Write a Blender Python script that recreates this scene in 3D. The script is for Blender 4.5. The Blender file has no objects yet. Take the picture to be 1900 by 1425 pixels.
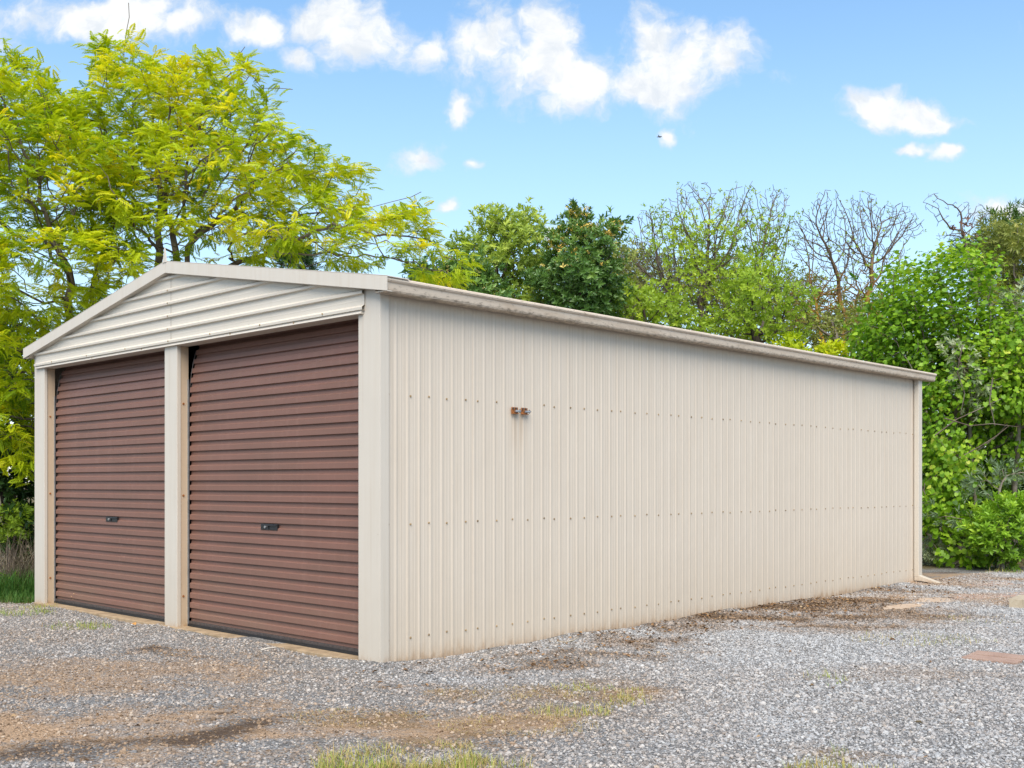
import bpy, bmesh, math, random
import numpy as np
from mathutils import Vector, Matrix

random.seed(7)
RNG = np.random.default_rng(7)
R = math.radians
SC = bpy.context.scene
COL = SC.collection

# ------------------------------------------------------------------ camera
# near shed corner is the world origin, front runs along -X, long side along +Y
YAW = R(43.6)
CAM = np.array([6.05, -4.98, 1.313])
FPX, CX, HY = 2026.0, 950.0, 896.0          # focal length, centre and horizon in photograph pixels
FWD = np.array([-math.sin(YAW), math.cos(YAW), 0.0])
RGT = np.array([math.cos(YAW), math.sin(YAW), 0.0])
UP = np.array([0.0, 0.0, 1.0])
cam_d = bpy.data.cameras.new('camera')
cam = bpy.data.objects.new('camera', cam_d)
COL.objects.link(cam)
cam.location = CAM
cam.rotation_euler = (R(90), 0, YAW)
cam_d.sensor_width = 36
cam_d.lens = 36 * FPX / 1900
cam_d.shift_y = (HY - 712.5) / 1900
cam_d.clip_start = 0.05
cam_d.clip_end = 3000
SC.camera = cam

# ------------------------------------------------------------------ exposure, sun, sky
SC.view_settings.view_transform = 'Standard'
SC.view_settings.look = 'None'
SC.view_settings.gamma = 1
SC.view_settings.use_curve_mapping = False
SC.view_settings.exposure = 0.83
SC.cycles.max_bounces = 8
SC.cycles.transparent_max_bounces = 8

SUN_EL, SUN_AZ = R(50), R(139)              # azimuth measured clockwise from +Y
sun_d = bpy.data.lights.new('sun', 'SUN')
sun_d.energy = 3.2
sun_d.angle = R(50)
sun_d.color = (1.0, 0.92, 0.80)
sun = bpy.data.objects.new('sun', sun_d)
COL.objects.link(sun)
sdir = Vector((math.sin(SUN_AZ) * math.cos(SUN_EL), math.cos(SUN_AZ) * math.cos(SUN_EL), math.sin(SUN_EL)))
sun.rotation_euler = sdir.to_track_quat('Z', 'Y').to_euler()
sun.location = (10, -10, 20)


class NT:
    """tiny node helper"""
    def __init__(self, tree):
        self.t = tree; self.n = tree.nodes; self.l = tree.links
    def new(self, typ, **kw):
        nd = self.n.new(typ)
        for k, v in kw.items():
            setattr(nd, k, v)
        return nd
    def put(self, sock, v):
        if v is None: return
        if isinstance(v, bpy.types.NodeSocket): self.l.new(v, sock)
        else:
            if hasattr(sock, 'default_value'):
                dv = sock.default_value
                if hasattr(dv, '__len__') and len(dv) == 4 and hasattr(v, '__len__') and len(v) == 3: v = (*v, 1)
            sock.default_value = v
    def math(self, op, a, b=None, c=None, clamp=False):
        nd = self.new('ShaderNodeMath', operation=op, use_clamp=clamp)
        self.put(nd.inputs[0], a); self.put(nd.inputs[1], b); self.put(nd.inputs[2], c)
        return nd.outputs[0]
    def vmath(self, op, a, b=None):
        nd = self.new('ShaderNodeVectorMath', operation=op)
        self.put(nd.inputs[0], a)
        if b is not None: self.put(nd.inputs[1], b)
        return nd.outputs['Value'] if op in ('LENGTH', 'DOT_PRODUCT') else nd.outputs[0]
    def mix(self, f, a, b, blend='MIX'):
        nd = self.new('ShaderNodeMix', data_type='RGBA', blend_type=blend)
        self.put(nd.inputs[0], f); self.put(nd.inputs[6], a); self.put(nd.inputs[7], b)
        return nd.outputs[2]
    def noise(self, vec, scale, detail=3, rough=0.55, dist=0.0):
        nd = self.new('ShaderNodeTexNoise')
        self.put(nd.inputs['Vector'], vec); nd.inputs['Scale'].default_value = scale
        nd.inputs['Detail'].default_value = detail; nd.inputs['Roughness'].default_value = rough
        nd.inputs['Distortion'].default_value = dist
        return nd
    def ramp(self, f, stops):
        nd = self.new('ShaderNodeValToRGB')
        self.put(nd.inputs[0], f)
        e = nd.color_ramp.elements
        while len(e) < len(stops): e.new(0.5)
        for i, (p, c) in enumerate(stops):
            e[i].position = p
            e[i].color = (*c, 1) if len(c) == 3 else c
        return nd.outputs[0]
    def smooth(self, v, a, b):
        nd = self.new('ShaderNodeMapRange', interpolation_type='SMOOTHSTEP')
        self.put(nd.inputs[0], v); nd.inputs[1].default_value = a; nd.inputs[2].default_value = b
        return nd.outputs[0]
    def scale(self, vec, s):
        return self.vmath('MULTIPLY', vec, s)


world = bpy.data.worlds.new('World')
SC.world = world
world.use_nodes = True
wt = NT(world.node_tree)
wt.n.clear()
w_out = wt.new('ShaderNodeOutputWorld')
w_bg = wt.new('ShaderNodeBackground')
wt.l.new(w_bg.outputs[0], w_out.inputs[0])
w_bg.inputs[1].default_value = 0.10
sky = wt.new('ShaderNodeTexSky', sky_type='NISHITA', sun_disc=False)
sky.sun_elevation = SUN_EL
sky.sun_rotation = SUN_AZ
sky.air_density = 1.0
sky.dust_density = 0.3
sky.ozone_density = 1.2
tc = wt.new('ShaderNodeTexCoord')
mp = wt.new('ShaderNodeMapping', vector_type='POINT')
wt.l.new(tc.outputs['Generated'], mp.inputs['Vector'])
mp.inputs['Rotation'].default_value = (0, 0, -YAW)      # compass bearing of the shed view becomes +Y
sep = wt.new('ShaderNodeSeparateXYZ')
wt.l.new(mp.outputs[0], sep.inputs[0])
yy = wt.math('MAXIMUM', sep.outputs[1], 0.08)
cmb = wt.new('ShaderNodeCombineXYZ')
wt.l.new(wt.math('DIVIDE', sep.outputs[0], yy), cmb.inputs[0])
wt.l.new(wt.math('DIVIDE', sep.outputs[2], yy), cmb.inputs[1])
n_big = wt.noise(cmb.outputs[0], 9.0, 4, 0.6)
dv = wt.vmath('SUBTRACT', n_big.outputs['Color'], (0.5, 0.5, 0.5))
uvd = wt.vmath('ADD', cmb.outputs[0], wt.scale(dv, (0.05, 0.045, 0.0)))
n_mid = wt.noise(cmb.outputs[0], 38.0, 3, 0.6)
uvd = wt.vmath('ADD', uvd, wt.scale(wt.vmath('SUBTRACT', n_mid.outputs['Color'], (0.5, 0.5, 0.5)), (0.02, 0.016, 0.0)))
fbm = wt.noise(uvd, 15.0, 8, 0.62).outputs[0]
CLOUDS = [(190, 38, 175, 36), (325, 46, 60, 34), (235, 18, 110, 36), (478, 62, 62, 34), (560, 105, 40, 28), (620, 28, 74, 44),
          (690, 72, 90, 46), (795, 92, 48, 28), (900, 95, 66, 62), (975, 130, 105, 66), (1020, 70, 52, 52), (1050, 160, 85, 44),
          (845, 190, 26, 34), (1205, 75, 66, 62), (1255, 125, 120, 66), (1345, 112, 50, 56), (1205, 160, 105, 36),
          (1610, 195, 56, 30), (1665, 218, 90, 26), (1745, 230, 50, 16), (788, 288, 56, 32), (875, 306, 24, 18),
          (1690, 280, 40, 11), (1755, 282, 30, 19), (1862, 388, 90, 30), (1242, 240, 20, 18),           (825, 392, 24, 13), (1016, 436, 20, 26), (430, 300, 26, 16), (-160, 60, 200, 60), (2120, 120, 170, 60),
          (1500, -130, 200, 60), (600, -190, 220, 60), (1990, 330, 80, 26)]
acc = None
for (px, py, rx, ry) in CLOUDS:
    c = ((px - CX) / FPX, (HY - py) / FPX, 0)
    q = wt.scale(wt.vmath('SUBTRACT', uvd, c), (FPX / rx / 1.34, FPX / ry / 1.34, 0))
    v = wt.math('SUBTRACT', min(1.0, 0.62 + max(rx, ry) / 140), wt.vmath('LENGTH', q))
    acc = v if acc is None else wt.math('SMOOTH_MAX', acc, v, 0.12)
f = wt.math('ADD', acc, wt.math('MULTIPLY', wt.math('SUBTRACT', fbm, 0.5), 2.8))
c_front = wt.smooth(f, -0.05, 0.75)
c_front = wt.math('MULTIPLY', c_front, wt.smooth(sep.outputs[1], 0.1, 0.3))
gen = wt.noise(mp.outputs[0], 3.0, 6, 0.6).outputs[0]   # the same fair-weather cumulus round the rest of the sky
c_rest = wt.math('MULTIPLY', wt.smooth(gen, 0.55, 0.68), wt.math('SUBTRACT', 1.0, wt.smooth(sep.outputs[1], 0.3, 0.62)))
cl = wt.math('MAXIMUM', c_front, c_rest, clamp=True)
sky_c = wt.mix(1.0, sky.outputs[0], (1.0, 1.0, 1.0), 'MULTIPLY')
hsv = wt.new('ShaderNodeHueSaturation')
hsv.inputs['Hue'].default_value = 0.493
hsv.inputs['Saturation'].default_value = 1.08
hsv.inputs['Value'].default_value = 1.40
wt.l.new(sky_c, hsv.inputs['Color'])
skycol = wt.mix(wt.math('MULTIPLY', wt.math('SUBTRACT', 1.0, wt.smooth(sep.outputs[2], 0.02, 0.42)), 0.55), hsv.outputs[0], (3.85, 4.8, 5.6))
body = wt.noise(uvd, 24.0, 5, 0.6).outputs[0]
cl_col = wt.mix(wt.math('MULTIPLY', wt.smooth(f, 0.15, 0.7), wt.smooth(body, 0.34, 0.56)), (4.65, 4.95, 5.3), (5.85, 5.9, 5.9))
wt.l.new(wt.mix(wt.math('MULTIPLY', cl, 0.97), skycol, cl_col), w_bg.inputs[0])


# ------------------------------------------------------------------ helpers: places
def P(px, py, depth):
    return CAM + FWD * depth + RGT * ((px - CX) / FPX * depth) + UP * ((HY - py) / FPX * depth)

def G(px, py, z=0.0):
    return P(px, py, (CAM[2] - z) * FPX / (py - HY))

def AT(px, depth, z=0.0):
    p = P(px, HY, depth); p[2] = z
    return p

def vnoise(x, y, s, seed=0):
    x = np.asarray(x) * s; y = np.asarray(y) * s
    xi = np.floor(x).astype(np.int64); yi = np.floor(y).astype(np.int64)
    fx = x - xi; fy = y - yi
    fx = fx * fx * (3 - 2 * fx); fy = fy * fy * (3 - 2 * fy)
    def h(a, b):
        v = (a * 374761393 + b * 668265263 + seed * 974634777) & 0x7fffffff
        v = ((v ^ (v >> 13)) * 1274126177) & 0x7fffffff
        return ((v ^ (v >> 16)) & 0xffff) / 65535.0
    return (h(xi, yi) * (1 - fx) + h(xi + 1, yi) * fx) * (1 - fy) + (h(xi, yi + 1) * (1 - fx) + h(xi + 1, yi + 1) * fx) * fy

def fbm2(x, y, s, seed=0, o=4):
    r = 0; a = 0.5; t = 0
    for i in range(o):
        r = r + a * vnoise(x, y, s * 2 ** i, seed + i); t += a; a *= 0.55
    return r / t

# ------------------------------------------------------------------ helpers: objects
def thing(name, label, cat, loc=(0, 0, 0), group=None):
    o = bpy.data.objects.new(name, None)
    o.empty_display_size = 0.2
    COL.objects.link(o)
    o.location = loc
    o['label'] = label; o['category'] = cat
    if group: o['group'] = group
    return o

def tag(o, label=None, cat=None, group=None, kind=None):
    if label: o['label'] = label
    if cat: o['category'] = cat
    if group: o['group'] = group
    if kind: o['kind'] = kind
    return o

def link(name, me, parent=None, loc=None):
    o = bpy.data.objects.new(name, me)
    COL.objects.link(o)
    if parent is not None:
        o.parent = parent
        top = parent
        off = Vector((0, 0, 0))
        while top is not None:
            off += top.location; top = top.parent
        if loc is None: o.location = -off
        else: o.location = Vector(loc) - off
    elif loc is not None: o.location = loc
    return o

def mesh_np(name, V, F, mat, attrs=None, smooth=False):
    """V (n,3); F list of (m,k) index arrays"""
    me = bpy.data.meshes.new(name)
    V = np.asarray(V, dtype=np.float32)
    if not isinstance(F, (list, tuple)): F = [F]
    F = [np.asarray(f, dtype=np.int32) for f in F if len(f)]
    nl = sum(f.size for f in F); nf = sum(len(f) for f in F)
    me.vertices.add(len(V)); me.loops.add(nl); me.polygons.add(nf)
    me.vertices.foreach_set('co', V.ravel())
    me.loops.foreach_set('vertex_index', np.concatenate([f.ravel() for f in F]))
    tot = np.concatenate([np.full(len(f), f.shape[1], dtype=np.int32) for f in F])
    st = np.concatenate([[0], np.cumsum(tot)[:-1]]).astype(np.int32)
    me.polygons.foreach_set('loop_start', st)
    if smooth: me.polygons.foreach_set('use_smooth', np.ones(nf, dtype=bool))
    for k, a in (attrs or {}).items():
        a = np.asarray(a, dtype=np.float32)
        if a.ndim == 1:
            at = me.attributes.new(k, 'FLOAT', 'POINT'); at.data.foreach_set('value', a)
        else:
            at = me.attributes.new(k, 'FLOAT_COLOR', 'POINT'); at.data.foreach_set('color', a.ravel())
    me.update(calc_edges=True)
    me.validate()
    if mat: me.materials.append(mat)
    return me

class MB:
    def __init__(self): self.v = []; self.f = []
    def poly(self, pts):
        b = len(self.v); self.v += [tuple(p) for p in pts]; self.f.append(tuple(range(b, b + len(pts))))
        return self
    def box(self, a, b):
        x0, y0, z0 = a; x1, y1, z1 = b
        i = len(self.v)
        self.v += [(x0, y0, z0), (x1, y0, z0), (x1, y1, z0), (x0, y1, z0), (x0, y0, z1), (x1, y0, z1), (x1, y1, z1), (x0, y1, z1)]
        for q in ((0, 3, 2, 1), (4, 5, 6, 7), (0, 1, 5, 4), (1, 2, 6, 5), (2, 3, 7, 6), (3, 0, 4, 7)):
            self.f.append(tuple(i + k for k in q))
        return self
    def prism(self, pts2, fn, a, b):
        """closed outline pts2, fn(u,v,w)->xyz, extruded w from a to b"""
        i = len(self.v); n = len(pts2)
        self.v += [fn(u, v, a) for u, v in pts2] + [fn(u, v, b) for u, v in pts2]
        for k in range(n):
            m = (k + 1) % n
            self.f.append((i + k, i + m, i + n + m, i + n + k))
        self.f.append(tuple(i + k for k in reversed(range(n))))
        self.f.append(tuple(i + n + k for k in range(n)))
        return self
    def strip(self, pts2, fn, a, b):
        i = len(self.v); n = len(pts2)
        self.v += [fn(u, v, a) for u, v in pts2] + [fn(u, v, b) for u, v in pts2]
        for k in range(n - 1):
            self.f.append((i + k, i + k + 1, i + n + k + 1, i + n + k))
        return self
    def tube(self, path, rad, k=8, cap=True):
        path = [Vector(p) for p in path]
        i = len(self.v); n = len(path)
        if not hasattr(rad, '__len__'): rad = [rad] * n
        up = Vector((0.31, 0.22, 0.92)).normalized()
        for j, p in enumerate(path):
            d = (path[min(j + 1, n - 1)] - path[max(j - 1, 0)]).normalized()
            u = up if abs(d.dot(up)) < 0.95 else Vector((1, 0, 0))
            a = d.cross(u).normalized(); b = a.cross(d)
            for q in range(k):
                t = 2 * math.pi * q / k
                self.v.append(tuple(p + (a * math.cos(t) + b * math.sin(t)) * rad[j]))
        for j in range(n - 1):
            for q in range(k):
                m = (q + 1) % k
                self.f.append((i + j * k + q, i + j * k + m, i + (j + 1) * k + m, i + (j + 1) * k + q))
        if cap:
            self.f.append(tuple(i + q for q in reversed(range(k))))
            self.f.append(tuple(i + (n - 1) * k + q for q in range(k)))
        return self
    def mesh(self, name, mat, bevel=0.0, smooth=False):
        me = bpy.data.meshes.new(name)
        me.from_pydata(self.v, [], self.f)
        if bevel:
            bm = bmesh.new(); bm.from_mesh(me)
            bmesh.ops.recalc_face_normals(bm, faces=bm.faces)
            ed = [e for e in bm.edges if len(e.link_faces) == 2 and e.calc_face_angle(0) > 0.5]
            bmesh.ops.bevel(bm, geom=ed, offset=bevel, segments=2, affect='EDGES', profile=0.6)
            bm.to_mesh(me); bm.free()
        if smooth:
            for p in me.polygons: p.use_smooth = True
        me.materials.append(mat)
        me.update()
        return me
    def build(self, name, mat, parent=None, bevel=0.0, smooth=False, loc=None):
        return link(name, self.mesh(name, mat, bevel, smooth), parent, loc)


# ------------------------------------------------------------------ materials
def new_mat(name):
    m = bpy.data.materials.new(name); m.use_nodes = True
    t = NT(m.node_tree); t.n.clear()
    out = t.new('ShaderNodeOutputMaterial')
    return m, t, out

def pbsdf(t, out, col, rough=0.5, spec=0.5, metal=0.0, bump=None):
    b = t.new('ShaderNodeBsdfPrincipled')
    t.put(b.inputs['Base Color'], col); t.put(b.inputs['Roughness'], rough)
    b.inputs['Specular IOR Level'].default_value = spec
    b.inputs['Metallic'].default_value = metal
    if bump is not None: t.l.new(bump, b.inputs['Normal'])
    t.l.new(b.outputs[0], out.inputs[0])
    return b

def bump(t, h, dist, strength=1.0):
    b = t.new('ShaderNodeBump'); b.inputs['Distance'].default_value = dist
    b.inputs['Strength'].default_value = strength
    t.l.new(h, b.inputs['Height'])
    return b.outputs[0]

def m_cladding(name, col, stain_h=0.22, vertical=True):
    m, t, out = new_mat(name)
    pos = t.new('ShaderNodeNewGeometry').outputs['Position']
    sep = t.new('ShaderNodeSeparateXYZ'); t.l.new(pos, sep.inputs[0])
    st = t.noise(t.scale(pos, (9, 9, 0.5) if vertical else (0.6, 0.6, 12)), 2.0, 4, 0.6).outputs[0]
    pat = t.noise(pos, 1.3, 4, 0.6).outputs[0]
    c = t.mix(t.smooth(st, 0.35, 0.75), col, tuple(k * s for k, s in zip(col, (0.955, 0.935, 0.91) if vertical else (0.985, 0.975, 0.96))))
    c = t.mix(t.math('MULTIPLY', t.smooth(pat, 0.4, 0.8), 0.35), c, tuple(k * s for k, s in zip(col, (0.94, 0.95, 0.97))))
    # earth splashed up from the ground, thin runs higher up
    sp = t.noise(t.scale(pos, (6, 6, 2)), 2.5, 5, 0.65).outputs[0]
    h = t.math('ADD', sep.outputs[2], t.math('MULTIPLY', t.math('SUBTRACT', sp, 0.5), -0.22))
    k = t.math('SUBTRACT', 1.0, t.smooth(h, -0.02, stain_h))
    k = t.math('POWER', k, 2.2)
    c = t.mix(t.math('MULTIPLY', k, 0.62), c, (0.36, 0.205, 0.09))
    k2 = t.math('SUBTRACT', 1.0, t.smooth(h, 0.0, 0.9))
    c = t.mix(t.math('MULTIPLY', k2, 0.22), c, (0.40, 0.30, 0.18))
    k3 = t.math('SUBTRACT', 1.0, t.smooth(h, 0.0, 0.055))
    c = t.mix(t.math('MULTIPLY', k3, 0.5), c, (0.25, 0.13, 0.05))
    oi = t.new('ShaderNodeObjectInfo')                       # sheets weathered slightly differently
    c = t.mix(t.math('MULTIPLY', oi.outputs['Random'], 0.5 if vertical else 0.15), c, tuple(k * s for k, s in zip(col, (0.94, 0.93, 0.92))))
    rn = t.noise(t.scale(pos, (14, 14, 0.28)), 2.2, 4, 0.6).outputs[0]
    c = t.mix(t.math('MULTIPLY', t.smooth(rn, 0.56, 0.74), 0.28 if vertical else 0.1), c, (0.42, 0.34, 0.25))
    if name.startswith('cream steel'):                       # rust run below the two clips
        by = t.math('SUBTRACT', 1.0, t.smooth(t.math('ABSOLUTE', t.math('SUBTRACT', sep.outputs[1], 1.44)), 0.03, 0.13))
        bz = t.math('MULTIPLY', t.math('SUBTRACT', 1.0, t.smooth(sep.outputs[2], 1.86, 1.875)), t.smooth(sep.outputs[2], 1.35, 1.86))
        c = t.mix(t.math('MULTIPLY', t.math('MULTIPLY', by, bz), t.math('MULTIPLY', t.smooth(rn, 0.35, 0.6), 0.4)), c, (0.40, 0.26, 0.14))
    sk = t.noise(t.scale(pos, (1, 1, 0.7)), 55.0, 2, 0.5).outputs[0]
    c = t.mix(t.math('MULTIPLY', t.smooth(sk, 0.74, 0.80), 0.35), c, (0.25, 0.20, 0.15))
    oil = t.noise(pos, 1.8, 2, 0.5).outputs[0]
    pbsdf(t, out, c, t.math('ADD', 0.42, t.math('MULTIPLY', st, 0.15)), 0.35, bump=bump(t, oil, 0.012, 0.5))
    return m

def m_plain(name, col, rough=0.5, spec=0.4, metal=0.0, var=0.15, scale=12.0, bmp=0.0):
    m, t, out = new_mat(name)
    pos = t.new('ShaderNodeNewGeometry').outputs['Position']
    n = t.noise(pos, scale, 4, 0.6).outputs[0]
    c = t.mix(t.smooth(n, 0.3, 0.75), tuple(k * (1 + var) for k in col), tuple(k * (1 - var) for k in col))
    pbsdf(t, out, c, rough, spec, metal, bump(t, n, bmp) if bmp else None)
    return m

def m_gutter():
    m, t, out = new_mat('gutter paint')
    pos = t.new('ShaderNodeNewGeometry').outputs['Position']
    sep = t.new('ShaderNodeSeparateXYZ'); t.l.new(pos, sep.inputs[0])
    base = (0.61, 0.51, 0.405)
    n1 = t.noise(t.scale(pos, (1, 1.0, 6)), 3.0, 5, 0.65).outputs[0]
    c = t.mix(t.smooth(n1, 0.4, 0.75), base, (0.52, 0.41, 0.305))
    n2 = t.noise(t.scale(pos, (4, 2.2, 7)), 9.0, 5, 0.7).outputs[0]
    low = t.math('SUBTRACT', 1.0, t.smooth(sep.outputs[2], 2.652, 2.70))
    g = t.math('ADD', t.smooth(n2, 0.56, 0.70), t.math('MULTIPLY', low, t.smooth(n2, 0.38, 0.62)), clamp=True)
    c = t.mix(t.math('MULTIPLY', g, 0.7), c, (0.13, 0.10, 0.07))
    pbsdf(t, out, c, 0.5, 0.35)
    return m

def m_door():
    m, t, out = new_mat('red brown roller steel')
    pos = t.new('ShaderNodeNewGeometry').outputs['Position']
    n1 = t.noise(t.scale(pos, (0.7, 1, 3)), 2.2, 5, 0.6).outputs[0]
    n2 = t.noise(t.scale(pos, (0.3, 1, 14)), 3.0, 4, 0.6).outputs[0]
    base = (0.196, 0.098, 0.073)
    c = t.mix(t.smooth(n1, 0.3, 0.75), base, (0.172, 0.092, 0.068))
    c = t.mix(t.math('MULTIPLY', t.smooth(n2, 0.5, 0.75), 0.3), c, (0.215, 0.105, 0.08))
    sc = t.noise(t.scale(pos, (1.6, 1, 26)), 4.0, 3, 0.55).outputs[0]
    pt = t.noise(pos, 0.9, 1, 0.5).outputs[0]
    s = t.math('MULTIPLY', t.smooth(sc, 0.66, 0.74), t.smooth(pt, 0.56, 0.64))
    c = t.mix(t.math('MULTIPLY', s, 0.6), c, (0.36, 0.19, 0.145))
    sz = t.new('ShaderNodeSeparateXYZ'); t.l.new(pos, sz.inputs[0])
    dust = t.math('MULTIPLY', t.math('SUBTRACT', 1.0, t.smooth(sz.outputs[2], 0.05, 0.75)), t.smooth(n1, 0.25, 0.8))
    c = t.mix(t.math('MULTIPLY', dust, 0.35), c, (0.27, 0.165, 0.11))
    run = t.noise(t.scale(pos, (7, 1, 0.35)), 3.0, 4, 0.6).outputs[0]
    c = t.mix(t.math('MULTIPLY', t.smooth(run, 0.5, 0.75), 0.22), c, (0.27, 0.155, 0.125))
    pbsdf(t, out, c, t.math('ADD', 0.45, t.math('MULTIPLY', n1, 0.15)), 0.4)
    return m

def m_leaf(name, stops, transl=0.42, rough=0.5, spec=0.35):
    m, t, out = new_mat(name)
    a = t.new('ShaderNodeAttribute', attribute_name='tint')
    c = t.ramp(a.outputs['Fac'], stops)
    b = t.new('ShaderNodeBsdfPrincipled')
    t.l.new(c, b.inputs['Base Color'])
    b.inputs['Roughness'].default_value = rough
    b.inputs['Specular IOR Level'].default_value = spec
    tr = t.new('ShaderNodeBsdfTranslucent')
    t.l.new(t.mix(1.0, c, (1.15, 1.1, 0.55), 'MULTIPLY'), tr.inputs[0])
    mx = t.new('ShaderNodeMixShader'); mx.inputs[0].default_value = transl
    t.l.new(b.outputs[0], mx.inputs[1]); t.l.new(tr.outputs[0], mx.inputs[2])
    t.l.new(mx.outputs[0], out.inputs[0])
    return m

def m_bark(name, c1, c2, sc=14.0, ztop=None):
    m, t, out = new_mat(name)
    pos = t.new('ShaderNodeNewGeometry').outputs['Position']
    n = t.noise(t.scale(pos, (1, 1, 0.35)), sc, 5, 0.65).outputs[0]
    n2 = t.noise(pos, 1.7, 4, 0.6).outputs[0]
    c = t.mix(t.smooth(n, 0.3, 0.7), c1, tuple(k * 0.55 for k in c1))
    k = t.smooth(n2, 0.45, 0.62)
    if ztop:                         # lichen grows on the lower limbs
        sp = t.new('ShaderNodeSeparateXYZ'); t.l.new(pos, sp.inputs[0])
        k = t.math('MULTIPLY', t.smooth(n2, 0.36, 0.52), t.math('SUBTRACT', 1.0, t.smooth(t.math('ADD', sp.outputs[2], n2), ztop - 1.2, ztop + 0.6)))
    c = t.mix(k, c, c2)
    pbsdf(t, out, c, 0.85, 0.2, bump=bump(t, n, 0.02))
    return m

M = {}
CLAD = (0.59, 0.513, 0.423)
M['clad'] = m_cladding('cream steel cladding', CLAD)
M['gable'] = m_cladding('cream gable cladding', (0.60, 0.545, 0.465), vertical=False)
M['flash'] = m_cladding('cream flashing', (0.56, 0.51, 0.44), stain_h=0.15)
M['jamb'] = m_cladding('tan jamb paint', (0.50, 0.385, 0.27), stain_h=0.15)  # jambs drawn tanner than the flashing
M['gutter'] = m_gutter()
M['door'] = m_door()
M['rubber'] = m_plain('black rubber', (0.016, 0.016, 0.017), 0.6)
M['galv'] = m_plain('galvanised steel', (0.33, 0.34, 0.35), 0.4, 0.5, 0.6)
M['black_plastic'] = m_plain('black lock plastic', (0.012, 0.012, 0.014), 0.35, 0.5)
M['chrome'] = m_plain('dull chrome', (0.45, 0.45, 0.46), 0.3, 0.5, 0.8)
M['screw'] = m_plain('weathered screw head', (0.32, 0.23, 0.13), 0.6, 0.3, 0.1, 0.4, 30)
M['rust'] = m_plain('rust', (0.27, 0.105, 0.035), 0.85, 0.2, 0.0, 0.5, 60, 0.002)
M['dark_steel'] = m_plain('dark steel', (0.09, 0.075, 0.07), 0.5, 0.4, 0.5, 0.3, 40)
M['concrete'] = m_plain('stained concrete', (0.31, 0.225, 0.14), 0.9, 0.2, 0.0, 0.25, 9, 0.004)
M['inside'] = m_plain('dark interior backing', (0.05, 0.05, 0.05), 0.7)
M['roofs'] = m_cladding('roof steel', (0.50, 0.47, 0.42))
M['bark_grey'] = m_bark('grey brown bark', (0.15, 0.115, 0.085), (0.20, 0.17, 0.14))
M['bark_dark'] = m_bark('dark bark', (0.09, 0.07, 0.055), (0.12, 0.10, 0.08))
M['bark_lichen'] = m_bark('orange lichen bark', (0.17, 0.125, 0.085), (0.36, 0.19, 0.03), 10, 6.6)
M['twig_pale'] = m_bark('pale twig bark', (0.22, 0.18, 0.14), (0.28, 0.24, 0.2))
M['lf_locust'] = m_leaf('yellow green feathery leaf', [(0.0, (0.15, 0.27, 0.010)), (0.3, (0.34, 0.47, 0.012)), (0.65, (0.56, 0.63, 0.016)), (1.0, (0.80, 0.70, 0.02))], 0.5)
M['lf_dark'] = m_leaf('dark evergreen leaf', [(0.0, (0.024, 0.058, 0.013)), (0.6, (0.054, 0.117, 0.022)), (1.0, (0.121, 0.208, 0.039))], 0.2, 0.4)
M['lf_mid'] = m_leaf('mid green leaf', [(0.0, (0.162, 0.25, 0.04)), (0.6, (0.338, 0.45, 0.07)), (1.0, (0.594, 0.675, 0.13))], 0.38, 0.42)
M['lf_pitto'] = m_leaf('glossy dark green leaf', [(0.0, (0.048, 0.116, 0.024)), (0.7, (0.128, 0.246, 0.048)), (1.0, (0.288, 0.406, 0.072))], 0.25, 0.35, 0.5)
M['lf_flower'] = m_leaf('yellow orange flower', [(0.0, (0.80, 0.72, 0.36)), (0.6, (0.84, 0.66, 0.20)), (1.0, (0.82, 0.48, 0.08))], 0.3, 0.6, 0.2)
M['lf_fresh'] = m_leaf('fresh spring leaf', [(0.0, (0.207, 0.33, 0.03)), (0.6, (0.38, 0.528, 0.04)), (1.0, (0.598, 0.682, 0.06))], 0.45)
M['lf_olive'] = m_leaf('olive green leaf', [(0.0, (0.104, 0.143, 0.033)), (0.6, (0.234, 0.273, 0.055)), (1.0, (0.429, 0.416, 0.099))], 0.3)
M['lf_vine'] = m_leaf('vine leaf', [(0.0, (0.078, 0.192, 0.017)), (0.5, (0.234, 0.432, 0.026)), (0.85, (0.416, 0.6, 0.05)), (1.0, (0.624, 0.672, 0.11))], 0.44, 0.42)
M['lf_pale'] = m_leaf('cream edged leaf', [(0.0, (0.16, 0.24, 0.10)), (0.5, (0.38, 0.45, 0.25)), (1.0, (0.66, 0.68, 0.50))], 0.3)
M['lf_grey'] = m_leaf('grey green leaf', [(0.0, (0.08, 0.13, 0.06)), (0.6, (0.18, 0.26, 0.14)), (1.0, (0.34, 0.42, 0.27))], 0.25)
M['lf_red'] = m_leaf('dry reddish leaf', [(0.0, (0.10, 0.05, 0.035)), (1.0, (0.26, 0.13, 0.08))], 0.25)
M['lf_shrub'] = m_leaf('bright shrub leaf', [(0.0, (0.1, 0.207, 0.02)), (0.6, (0.275, 0.483, 0.04)), (1.0, (0.6, 0.736, 0.08))], 0.4, 0.4)
M['grass'] = m_leaf('grass blade', [(0.0, (0.42, 0.28, 0.14)), (0.4, (0.50, 0.40, 0.17)), (0.6, (0.44, 0.42, 0.12)), (1.0, (0.20, 0.32, 0.04))], 0.3, 0.6, 0.2)
M['weed'] = m_leaf('weed blade', [(0.0, (0.30, 0.26, 0.12)), (0.4, (0.12, 0.20, 0.04)), (1.0, (0.05, 0.14, 0.025))], 0.3, 0.6, 0.2)
M['grass_dry'] = m_leaf('dry purple grass blade', [(0.0, (0.07, 0.05, 0.04)), (0.6, (0.18, 0.14, 0.11)), (1.0, (0.38, 0.33, 0.23))], 0.2, 0.7, 0.2)

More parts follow.
